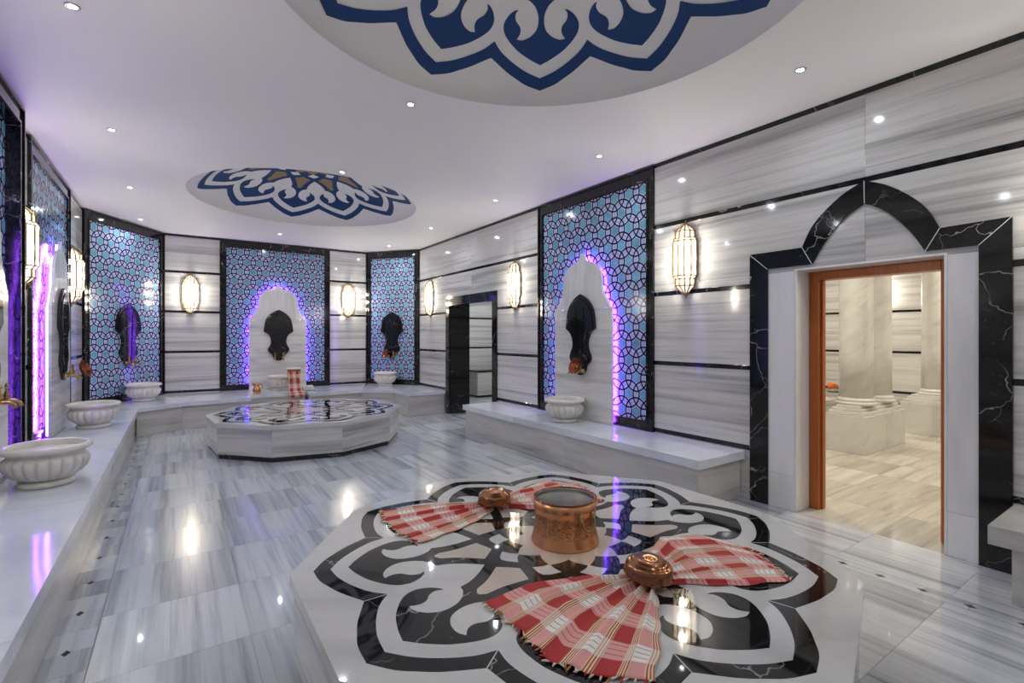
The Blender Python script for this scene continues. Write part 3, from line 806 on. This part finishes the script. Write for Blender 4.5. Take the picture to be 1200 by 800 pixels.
rz1, rz2 = wfl.rotation_euler[2], wfr.rotation_euler[2]
def onwall(wr_, u, d): 
    r = wr_.rotation_euler[2]; return (wr_.location[0] + u * cos(r) + d * sin(r), wr_.location[1] + u * sin(r) - d * cos(r))
plaque(*onwall(wfl, .89, .021), rz1, ZP, 'black marble fountain plaque on the mosaic of the left corner panel')
plaque(*onwall(wfr, .671, .021), rz2, ZP, 'black marble fountain plaque on the mosaic of the right corner panel')
plaque(-1.18 + pr, 7.415, radians(90), ZP, 'black marble fountain plaque on the violet arch of the left wall')
plaque(-1.18 + .119, 4.70, radians(90), ZP, 'black marble fountain plaque cut by the left edge of the picture')

# hanging copper bowls on the taps
HB = lathe([(0, -.045), (.045, -.043), (.085, -.025), (.100, .0), (.106, .004), (.100, .006), (.082, -.018), (.045, -.035), (0, -.037)], 28)
HBM = mesh('bowl_body', *HB, M['copper_dark'], True)
BOSS = mesh('boss', *lathe([(.022, -.040), (.016, -.030), (0, -.026)], 14), M['copper_smooth'], True)
def hanging_bowl(loc, rx, rz, label):
    t = thing('hanging_bowl', label, 'bowl', loc, rz, 'copper bowls hung on taps'); t.rotation_euler = (rx, 0, rz)
    link('bowl_body', HBM, t); link('boss', BOSS, t)
hanging_bowl((WR - .27, 4.64, 1.13), radians(70), radians(-90), 'dark copper bowl leaning on the taps of the right wall plaque')
x_, y_ = onwall(wfr, .60, .20); hanging_bowl((x_, y_, 1.13), radians(72), rz2 - .5, 'dark copper bowl hung on the taps of the right corner plaque')
hanging_bowl((-1.18 + .30, 7.50, 1.13), radians(70), radians(75), 'dark copper bowl hung on the taps before the violet arch')

# ------------------------------------------------------------------ fluted marble basins
NL = 20
def gad(k, t):
    amp = GA[k]; c = abs(sin(NL * t / 2)); return 1 + amp * (c ** .55 - 1)
bp = [(.125, .045), (.160, .058), (.195, .082), (.222, .112), (.238, .148), (.241, .176), (.234, .198), (.216, .213), (.207, .221), (.209, .236), (.222, .246)]
GA = [.06, .09, .105, .11, .11, .105, .085, .04, 0, 0, 0]
BODY = mesh('bowl', *lathe(bp, 200, gad, closed=True), M['basin_marble'], True)
RIM = mesh('rim', *lathe([(.222, .244), (.240, .246), (.252, .256), (.253, .272), (.246, .284), (.232, .290), (.218, .287), (.210, .278), (.205, .24), (.19, .16), (.14, .10), (0, .085)], 72), M['basin_marble'], True)
FOOT = mesh('foot', *lathe([(.0, .0015), (.148, .0015), (.158, .008), (.161, .022), (.156, .036), (.146, .044), (.128, .049), (0, .049)], 56), M['basin_marble'], True)
def basin(x, y, label):
    t = thing('marble_basin', label, 'basin', (x, y, BT), random.random() * .3, 'fluted marble basins')
    link('bowl', BODY, t); link('rim', RIM, t); link('foot', FOOT, t); return t
basin(-.775, 4.80, 'fluted marble basin on the left bench, nearest the camera')
basin(-.81, 7.50, 'fluted marble basin on the left bench below the violet arch')
basin(*onwall(wfl, .86, .30), 'fluted marble basin in front of the left corner panel')
basin(*onwall(wfr, .66, .30), 'fluted marble basin in front of the right corner panel')
basin(1.70, 10.66, 'fluted marble basin on the back bench, half hidden by the towel-draped bucket')
basin(4.005, 4.72, 'fluted marble basin standing alone on the right bench')

# ------------------------------------------------------------------ copper cauldron, bowls
t = thing('copper_cauldron', 'large engraved copper cauldron with a drop handle in the middle of the near platform', 'cauldron', (1.672, 1.966, BT + .001), radians(10))
obj('body', lathe([(0, .0), (.174, .0), (.177, .006), (.173, .02), (.166, .045), (.161, .066), (.159, .075), (.158, .10), (.158, .155), (.161, .159), (.158, .164), (.1605, .169), (.158, .175), (.161, .184), (.166, .198), (.166, .208), (.160, .216), (.158, .220)], 72, closed=True), M['engraved'], t, smooth=True)
obj('rim', lathe([(.158, .219), (.164, .221), (.165, .226), (.158, .228), (.152, .224), (.150, .219)], 72, closed=True), M['copper_dark'], t, smooth=True)
obj('inside', lathe([(.151, .222), (.148, .214), (.155, .205), (.155, .196), (.148, .186), (.147, .12), (.146, .03), (.13, .012), (0, .010)], 64, closed=True), M['tin'], t, smooth=True)
for a0 in (-98, 82):
    ang = radians(a0); ca, sa = cos(ang), sin(ang)
    def on(r, dt, z): return (r * cos(ang + dt), r * sin(ang + dt), z)
    h = obj('handle', tube([on(.166, -.24, .165), on(.178, -.24, .15), on(.182, -.22, .125), on(.184, -.14, .105), on(.184, 0, .098), on(.184, .14, .105), on(.182, .22, .125), on(.178, .24, .15), on(.166, .24, .165)], .0055, 8), M['brass'], t, smooth=True)
    lugs = []
    for dt in (-.24, .24):
        lugs += [tube([on(.158, dt, .182), on(.163, dt, .178), on(.163, dt, .160), on(.163, dt, .125), on(.159, dt, .108)], [.003, .009, .012, .010, .003], 8),
                 tube([on(.158, dt - .07, .150), on(.163, dt, .155), on(.158, dt + .07, .150)], [.002, .008, .002], 6)]
    obj('lug', cat_(lugs), M['brass'], h, smooth=True)

BOWL = lathe([(.104, .0), (.1045, .004), (.101, .012), (.100, .032), (.096, .045), (.087, .054), (.080, .055), (.077, .060), (.066, .068), (.052, .071), (.034, .070), (.028, .073), (.018, .068), (0, .066)], 64, closed=True)
BOWLI = lathe([(.103, .001), (.097, .012), (.095, .032), (.085, .05), (.06, .062), (0, .062)], 48, closed=True)
def bowl(loc, tilt, label):
    t = thing('copper_bowl', label, 'bowl', loc, 0, 'hammered copper bowls'); t.rotation_euler = tilt
    obj('shell', BOWL, M['copper'], t, smooth=True); obj('lining', BOWLI, M['tin'], t, smooth=True)
    obj('centre_boss', lathe([(.018, .0665), (.013, .074), (.006, .078), (0, .078)], 20, closed=True), M['copper_smooth'], t, smooth=True)
bowl((1.662, 1.408, .484), (radians(5), radians(4), 0), 'upturned hammered copper bowl on the front plaid towel')
bowl((1.620, 2.572, .485), (radians(1), radians(-2), 0), 'upturned hammered copper bowl on the rear plaid towel')

# ------------------------------------------------------------------ plaid towels
def lerp_poly(pl, t):
    import bisect
    L_ = [0]
    for a, b in zip(pl[:-1], pl[1:]): L_.append(L_[-1] + hypot(b[0] - a[0], b[1] - a[1]))
    s = t * L_[-1]; i = min(max(bisect.bisect_right(L_, s) - 1, 0), len(pl) - 2)
    k = (s - L_[i]) / max(1e-9, L_[i + 1] - L_[i]); return (pl[i][0] + k * (pl[i + 1][0] - pl[i][0]), pl[i][1] + k * (pl[i + 1][1] - pl[i][1]))
def fan(side0, side1, end, nfold, seed, nu=46, nv=150):
    """grid u from pinch (0) to fringe (1), v from side0 to side1; end = polyline between the two corners"""
    rnd = random.Random(seed); ph = [rnd.uniform(0, 6.28) for _ in range(6)]
    G_ = []
    for i in range(nu + 1):
        u = i / nu; a, b = lerp_poly(side0, u), lerp_poly(side1, u); row = []
        ea, eb = end[0], end[-1]
        for j in range(nv + 1):
            v = j / nv
            x = a[0] + (b[0] - a[0]) * v; y = a[1] + (b[1] - a[1]) * v
            e = lerp_poly(end, v); ex = e[0] - (ea[0] + (eb[0] - ea[0]) * v); ey = e[1] - (ea[1] + (eb[1] - ea[1]) * v)
            k = u ** 1.4; x += ex * k + .005 * sin(u * 19 + seed) * max(0, 1 - 12 * v) + .004 * sin(v * 37 + seed) * u; y += ey * k + .006 * sin(u * 23 + seed * 2) * max(0, 1 - 12 * (1 - v)) + .005 * sin(v * 29 + ph[5]) * u
            fade = min(1, v * 14, (1 - v) * 14)
            amp = (.015 * (1 - u) ** 1.2 + .012 * (1 - .35 * u)) * fade
            w_ = v * nfold * 2 * pi + ph[0] + .9 * sin(3.1 * u + ph[1]) + .7 * sin(v * 9 + ph[2])
            fold = .5 + .5 * sin(w_)
            z = .0042 + amp * (1 - abs(2 * fold - 1) ** 1.0 if False else (1 - abs(sin(w_ * .5))) ** 1.4) + .004 * fade * (1 - u) * (.5 + .5 * sin(v * 23 + ph[3])) + .0022 * fade * (.5 + .5 * sin(v * 31 + u * 7 + ph[4]))
            row.append((x, y, z))
        G_.append(row)
    return G_
def towel(label, fans, centre, folds, seed):
    t = thing('plaid_towel', label, 'towel', (centre[0], centre[1], BT + .001), 0, 'red plaid hammam towels')
    V, F, UV = [], [], []; fr = {'tassel_red': [], 'tassel_white': [], 'tassel_gold': []}; rnd = random.Random(seed)
    nu, nv = 46, 150
    for fi, (s0, s1, e) in enumerate(fans):
        G_ = fan(s0, s1, e, folds[fi], seed + fi); base = len(V)
        for i, row in enumerate(G_):
            for j, p in enumerate(row):
                V.append((p[0] - centre[0], p[1] - centre[1], p[2])); UV.append((.5 + (.5 if fi else -.5) * (.04 + .96 * i / nu), (j / nv) if fi == 0 else 1 - j / nv))
        for i in range(nu):
            for j in range(nv):
                q = (base + i * (nv + 1) + j, base + (i + 1) * (nv + 1) + j, base + (i + 1) * (nv + 1) + j + 1, base + i * (nv + 1) + j + 1)
                F.append(q)
        last, prev = G_[-1], G_[-4]
        for k in range(40):
            j = int((k + .5) / 40 * nv); p = last[j]; q = prev[j]; d = (p[0] - q[0], p[1] - q[1]); n = hypot(*d) or 1; d = (d[0] / n, d[1] / n)
            ln = rnd.uniform(.010, .032); an = rnd.uniform(-.8, .8); d = (d[0] * cos(an) - d[1] * sin(an), d[0] * sin(an) + d[1] * cos(an)); wob = rnd.uniform(-.016, .016); a = (p[0] - centre[0], p[1] - centre[1])
            pts = [(a[0] - d[0] * .004, a[1] - d[1] * .004, p[2]), (a[0] + d[0] * ln * .5 - d[1] * wob * .5, a[1] + d[1] * ln * .5 + d[0] * wob * .5, .008), (a[0] + d[0] * ln - d[1] * wob, a[1] + d[1] * ln + d[0] * wob, .0055)]
            fr[rnd.choice(['tassel_red', 'tassel_white', 'tassel_white', 'tassel_white', 'tassel_gold'])].append(tube(pts, [.0020, .0040, .0024], 5))
    me = mesh('cloth', V, F, M['plaid'], True)
    ul = me.uv_layers.new(name='UVMap')
    for lp in me.loops: ul.data[lp.index].uv = UV[lp.vertex_index]
    o_ = link('cloth', me, t); sm = o_.modifiers.new('thickness', 'SOLIDIFY'); sm.thickness = .0022; sm.offset = 1
    for nm, ps in fr.items(): stuff(obj('fringe', cat_(ps), M[nm], t, smooth=True))
    return t
towel('red and white plaid towel spread as a bow under the front copper bowl',
      [([(1.640, 1.452), (1.512, 1.600), (1.243, 1.690), (1.010, 1.672)], [(1.668, 1.372), (1.52, 1.235), (1.34, 1.090), (1.205, 1.004)], [(1.010, 1.672), (1.013, 1.513), (1.012, 1.401), (.998, 1.255), (1.062, 1.134), (1.138, 1.050), (1.205, 1.004)]),
       ([(1.655, 1.450), (1.86, 1.58), (2.10, 1.70), (2.30, 1.60), (2.345, 1.414)], [(1.680, 1.378), (1.774, 1.330), (1.964, 1.180), (2.190, 1.080)], [(2.345, 1.414), (2.322, 1.312), (2.260, 1.195), (2.190, 1.080)])], (1.66, 1.41), (5.5, 5.0), 3)
towel('red plaid towel spread as a bow under the rear copper bowl, behind the cauldron',
      [([(1.610, 2.610), (1.45, 2.76), (1.344, 2.830), (1.031, 2.910)], [(1.590, 2.535), (1.45, 2.45), (1.312, 2.392), (1.03, 2.330)], [(1.031, 2.910), (.985, 2.733), (.982, 2.514), (1.03, 2.330)]),
       ([(1.640, 2.612), (1.869, 2.755), (2.243, 2.840), (2.345, 2.670)], [(1.648, 2.535), (1.73, 2.47), (1.899, 2.335), (2.239, 2.268)], [(2.345, 2.670), (2.32, 2.48), (2.239, 2.268)])], (1.62, 2.57), (5.5, 5.0), 11)

# ------------------------------------------------------------------ bucket, towel and jug on the back bench
t = thing('copper_bucket', 'tall copper bucket with a pale rim standing on the back bench', 'bucket', (1.86, 10.22, BT + .001))
obj('body', lathe([(0, 0), (.095, 0), (.10, .02), (.105, .2), (.118, .40), (.118, .425)], 36, closed=True), M['copper_smooth'], t, smooth=True)
obj('rim', lathe([(.117, .424), (.128, .428), (.128, .448), (.118, .452), (.110, .446), (.108, .40), (0, .39)], 36, closed=True), M['towel_white'], t, smooth=True)
def drape():
    V, F = [], []; n, m = 40, 14
    path = [(-.142, .385), (-.145, .30), (-.155, .15), (-.175, .02), (-.25, .010), (-.262, -.02), (-.264, -.09)]
    for i in range(n + 1):
        s = i / n; k = s * (len(path) - 1); a = min(int(k), len(path) - 2); f_ = k - a
        y = path[a][0] * (1 - f_) + path[a + 1][0] * f_; z = path[a][1] * (1 - f_) + path[a + 1][1] * f_
        for j in range(m + 1):
            v = j / m; x = -.115 + (.20 + .07 * s) * v - .01
            bulge = .012 * sin(v * 15 + s * 2) * (1 - .6 * s)
            V.append((x, y - bulge , z))
    for i in range(n):
        for j in range(m): F.append((i * (m + 1) + j, (i + 1) * (m + 1) + j, (i + 1) * (m + 1) + j + 1, i * (m + 1) + j + 1))
    return V, F, n, m
V, F, n_, m_ = drape()
t = thing('draped_towel', 'red plaid towel hanging from the bucket over the back bench edge', 'towel', (1.86, 10.22, BT))
me = mesh('cloth', V, F, M['plaid'], True); ul = me.uv_layers.new(name='UVMap')
for lp in me.loops:
    i, j = divmod(lp.vertex_index, m_ + 1); ul.data[lp.index].uv = (i / n_ * .62, .45 + j / m_ * .45)
c_ = link('cloth', me, t); sm = c_.modifiers.new('thickness', 'SOLIDIFY'); sm.thickness = .004
t = thing('rolled_towel', 'small white rolled towel on the back bench, right of the bucket', 'towel', (2.10, 10.15, BT + .052), 0)
obj('roll', cat_([tube([(-.10, 0, 0), (-.09, 0, 0), (.09, .01, 0), (.10, .01, 0)], [.040, .05, .05, .04], 18), tube([(-.06, -.035, .03), (.08, -.03, .032)], .03, 12)]), M['towel_white'], t, smooth=True)
obj('fringe', cat_([tube([(.09 + .002 * k, -.03 + .02 * k, -.01), (.16, -.04 + .02 * k, -.045)], .006, 5) for k in range(4)]), M['tassel_white'], t, smooth=True)
t = thing('copper_jug', 'small bright copper jug on the back bench, left of the basin', 'jug', (1.21, 10.15, BT + .001))
obj('body', lathe([(0, 0), (.05, 0), (.062, .01), (.068, .05), (.058, .10), (.040, .125), (.040, .15), (.052, .185), (.049, .185), (.036, .15), (.036, .12), (0, .10)], 28, closed=True), M['copper_smooth'], t, smooth=True)
obj('handle', tube([(.045, 0, .175), (.085, 0, .165), (.092, 0, .11), (.062, 0, .06)], .007, 8), M['copper_smooth'], t, smooth=True)
obj('spout', tube([(-.04, 0, .155), (-.062, 0, .18), (-.068, 0, .20)], [.02, .013, .008], 8), M['copper_smooth'], t, smooth=True)

# ------------------------------------------------------------------ main doorway: black arch surround, marble reveal, wooden frame
d1 = struct('door_1', (WR, 10.0, 0), radians(-90))
FD = .034
def bar(poly, nm='surround', d0=.0185, d=FD): return obj(nm, wallprism([(U(y), z) for y, z in poly], d0, d), M['black'], d1)
bar([(2.502, .001), (2.338, .001), (2.338, 2.095), (2.502, 2.245)])
bar([(2.502, 2.247), (2.340, 2.098), (1.968, 2.098), (2.046, 2.247)])
ao = curve([(2.046, 2.247), (1.982, 2.385), (1.893, 2.495), (1.770, 2.600), (1.680, 2.653), (1.594, 2.690)], 4)
ai = curve([(1.966, 2.098), (1.892, 2.232), (1.797, 2.360), (1.697, 2.455), (1.590, 2.516)], 4)
bar(ao + ai[::-1])
mx = lambda c: [(2 * 1.594 - y, z) for y, z in c]
bar(mx(ao) + mx(ai)[::-1])
bar([(1.142, 2.247), (1.222, 2.098), (.945, 2.098), (.787, 2.255)])
bar([(.785, 2.258), (.943, 2.096), (.943, .001), (.785, .001)])
def piece(nm, x0_, x1_, y0_, y1_, z0_, z1_, mt, b=.0015):   # world box, expressed in the door frame
    return obj(nm, box(U(y1_), U(y0_), x0_ - WR, x1_ - WR, z0_, z1_, b), M[mt], d1)
for z0_, z1_ in ((.001, .30), (.302, 2.058)):
    piece('jamb_facing', WR - .022, WR - .001, 2.115, 2.337, z0_, z1_, 'door_marble')
    piece('jamb_facing', WR - .022, WR - .001, .944, 1.104, z0_, z1_, 'door_marble')
piece('jamb_lining', WR - .022, 4.775, 2.0975, 2.114, .001, 2.058, 'door_marble')
piece('jamb_lining', WR - .022, 4.775, 1.105, 1.1215, .001, 2.058, 'door_marble')
piece('head_lining', WR - .022, 4.775, 1.105, 2.114, 2.0585, 2.075, 'door_marble')
wd = obj('wooden_frame', cat_([box(U(2.097), U(2.022), .20, .34, .002, 2.057, .004), box(U(1.195), U(1.122), .20, .34, .002, 2.057, .004), box(U(2.021), U(1.196), .20, .34, 1.985, 2.057, .004),
                               box(U(2.0215), U(2.006), .25, .29, .002, 1.984, .002), box(U(1.211), U(1.1955), .25, .29, .002, 1.984, .002)]), M['wood'], d1)

def joint(y0_, z0_, y1_, z1_, w_=.0022):
    a, b = (U(y0_), z0_), (U(y1_), z1_); L_ = hypot(b[0] - a[0], b[1] - a[1]); n = (-(b[1] - a[1]) / L_ * w_, (b[0] - a[0]) / L_ * w_)
    obj('joint', wallprism([(a[0] - n[0], a[1] - n[1]), (b[0] - n[0], b[1] - n[1]), (b[0] + n[0], b[1] + n[1]), (a[0] + n[0], a[1] + n[1])], .02, FD + .0006), M['door_marble'], d1)
for q in ((2.502, 2.246, 2.339, 2.0965), (2.046, 2.247, 1.967, 2.098), (1.594, 2.690, 1.592, 2.516), (1.142, 2.247, 1.222, 2.098), (.786, 2.2565, .944, 2.097)): joint(*q)
# narrow black doorway to the corridor
d2 = struct('door_2', (WR, 10.0, 0), radians(-90))
def bar2(poly): return obj('surround', wallprism([(U(y), z) for y, z in poly], .0, .034), M['black'], d2)
bar2([(8.693, .001), (8.56, .001), (8.56, 2.09), (8.693, 2.25)]); bar2([(8.693, 2.252), (8.56, 2.092), (6.98, 2.092), (6.83, 2.252)]); bar2([(6.83, 2.25), (6.98, 2.09), (6.98, .001), (6.83, .001)])
obj('reveal', box(U(8.56), U(8.545), .0, .42, .001, 2.09), M['black'], d2)
obj('reveal', box(U(6.995), U(6.98), .0, .42, .001, 2.09), M['black'], d2)
obj('reveal', box(U(8.56), U(6.98), .0, .42, 2.0905, 2.11), M['black'], d2)
wc = struct('wall_corridor', (4.3, 10.95, 0), 0)
obj('backing', box(.5, 3.2, .001, .2, 0, CEIL), M['grout'], wc); cladding(wc, .5, 3.2, joints=(1.6,))
wc2 = struct('wall_corridor_side', (7.2, 11.1, 0), radians(-90))
obj('backing', box(0, 4.7, .001, .2, 0, CEIL), M['grout'], wc2); cladding(wc2, 0.1, 4.7, joints=(1.5, 3.0))
wc3 = struct('wall_corridor_near', (7.2, 6.4, 0), radians(180))
obj('backing', box(0, 2.42, .001, .2, 0, CEIL), M['grout'], wc3); cladding(wc3, 0.02, 2.4)
obj('ceiling_corridor', box(4.78, 7.4, 6.2, 11.2, 3.401, 3.5), M['ceiling'])['kind'] = 'structure'
t = thing('corridor_bench', 'grey marble block bench with a black top edge in the corridor beyond the narrow doorway', 'bench', (6.5, 10.6, 0))
obj('block', box(-.44, .65, -.2, .3, .05, .62, .003), M['bench_face'], t); obj('top_strip', box(-.45, .65, -.21, .3, .621, .66), M['black'], t); obj('skirting', box(-.43, .65, -.19, .3, .001, .049), M['black'], t)

# ------------------------------------------------------------------ neighbouring room with columns
wn = struct('wall_far_room', (10.95, 6.3, 0), radians(-90))
obj('backing', box(-.1, 6.4, .001, .2, 0, CEIL), M['grout'], wn); cladding(wn, 0., 6.2, joints=(1.6, 3.2, 4.8))
wn2 = struct('wall_far_room_left', (4.78, 6.18, 0), 0)
obj('backing', box(0, 6.2, .001, .2, 0, CEIL), M['grout'], wn2); cladding(wn2, 0., 6.15, joints=(1.5, 3., 4.5))
wn3 = struct('wall_far_room_right', (10.95, .2, 0), radians(180))
obj('backing', box(0, 6.2, .001, .2, 0, CEIL), M['grout'], wn3); cladding(wn3, 0., 6.15, joints=(1.5, 3., 4.5))
obj('ceiling_far_room', box(4.78, 11.1, .0, 6.38, 3.401, 3.5), M['ceiling'])['kind'] = 'structure'
COLUMN = mesh('shaft', *lathe([(.195, .0), (.192, .6), (.188, 2.0), (.183, 2.80)], 64), M['column_marble'], True)
CBASE = mesh('base', *lathe([(.0, 0), (.232, 0), (.238, .012), (.238, .028), (.230, .036), (.214, .042), (.222, .052), (.222, .066), (.210, .078), (.198, .090), (.0, .090)], 64), M['column_marble'], True)
def pedestal(label, x0_, x1_, y0_, y1_, cols, h=.50):
    cx, cy = (x0_ + x1_) / 2, (y0_ + y1_) / 2
    t = thing('column_pair' if len(cols) > 1 else 'marble_column', label, 'column', (cx, cy, 0), 0)
    hx, hy = (x1_ - x0_) / 2, (y1_ - y0_) / 2
    nb = max(1, len(cols))
    for k in range(nb): obj('pedestal_block', box(-hx + 2 * hx * k / nb + .001, -hx + 2 * hx * (k + 1) / nb - .001, -hy, hy, .001, h, .002), M['column_marble'], t)
    for k, (ins, dz) in enumerate(((.03, .045), (.065, .04), (.10, .035))):
        z0 = h + sum((.045, .04, .035)[:k])
        for b in range(nb): obj('step', box(-hx + ins * (b == 0) + 2 * hx * b / nb * (b > 0), -hx + 2 * hx * (b + 1) / nb - ins * (b == nb - 1) - .001, -hy + ins, hy - ins, z0 + .0005, z0 + dz, .004), M['column_marble'], t)
    zt = h + .12
    for c in cols:
        link('base', CBASE, t, (c[0] - cx, c[1] - cy, zt + .001)); link('shaft', COLUMN, t, (c[0] - cx, c[1] - cy, zt + .0915))
    return t
pedestal('pair of round grey marble columns on a stepped pedestal, seen through the wooden doorway', 7.15, 8.49, 2.61, 3.08, [(7.50, 2.845), (8.12, 2.845)], .48)
pedestal('single round marble column on a stepped pedestal, at the right inside the wooden doorway', 9.35, 10.05, 2.24, 2.94, [(9.70, 2.58)], .48)
t = thing('marble_bench', 'low marble bench along the far wall of the room behind the doorway', 'bench', (10.6, 3.2, 0))
obj('seat_slab', box(-.45, .325, -2.9, 2.9, .37, .44), M['bench_face'], t); obj('front_panel', box(-.40, -.37, -2.85, 2.85, .001, .369), M['bench_face'], t)
t = thing('round_platform', 'low marble slab with copper ware just inside the wooden doorway, left of the columns', 'platform', (8.6, 4.55, 0))
obj('top_slab', box(-.9, .9, -.75, .75, .37, .44, .003), M['bench_face'], t); obj('side_panel', box(-.85, .85, -.7, .7, .001, .369), M['bench_face'], t)
t = thing('copper_dish', 'orange towel roll and copper dish on the far bench behind the columns', 'dish', (10.35, 4.30, .441))
obj('dish', lathe([(0, 0), (.09, 0), (.14, .06), (.135, .06), (.08, .012), (0, .012)], 24, closed=True), M['tin'], t, smooth=True)
obj('cloth_roll', tube([(-.12, .02, .09), (0, .05, .12), (.12, .0, .10)], [.04, .06, .04], 12), M['orange'], t, smooth=True)
t = thing('orange_towel', 'folded orange towel on the low slab inside the doorway', 'towel', (8.05, 3.98, .441))
obj('fold', box(-.12, .12, -.12, .12, 0, .03, .008), M['orange'], t); obj('upper_fold', box(-.10, .11, -.11, .10, .031, .055, .008), M['orange'], t)
lantern(10.95 - o, 3.74, radians(-90), 'lit wall lantern of the far room, hidden behind the column pair')
for x, y in ((6.0, 1.6), (6.0, 3.9), (9.2, 1.4), (9.2, 4.6)):  # unseen spots, added to give this room its warm light
    tt = thing('downlight', 'unseen ceiling spot added in the room behind the doorway, ' + ('near' if x < 7 else 'far') + (' right' if y < 3 else ' left') + ' one', 'ceiling light', (x, y, 3.401), 0, 'added ceiling spots of the far room')
    link('lens', LT, tt); link('trim_ring', TR, tt)
    ld = D.lights.new('added_room_lamp', 'AREA'); ld.shape = 'DISK'; ld.size = .15; ld.energy = ROOM_W; ld.color = ROOM_COL; ld.spread = radians(170)
    lo = D.objects.new('added_room_lamp', ld); COL.objects.link(lo); lo.location = (0, 0, -.015); lo.parent = tt
tt = thing('downlight', 'unseen recessed ceiling spot added in the corridor', 'ceiling light', (6.0, 9.2, 3.401)); link('lens', LT, tt); link('trim_ring', TR, tt)
ld = D.lights.new('added_corridor_lamp', 'AREA'); ld.shape = 'DISK'; ld.size = .15; ld.energy = 22; ld.color = (.92, .96, 1); ld.spread = radians(170)  # lamp out of view, added to light the corridor
lo = D.objects.new('added_corridor_lamp', ld); COL.objects.link(lo); lo.location = (0, 0, -.015); lo.parent = tt
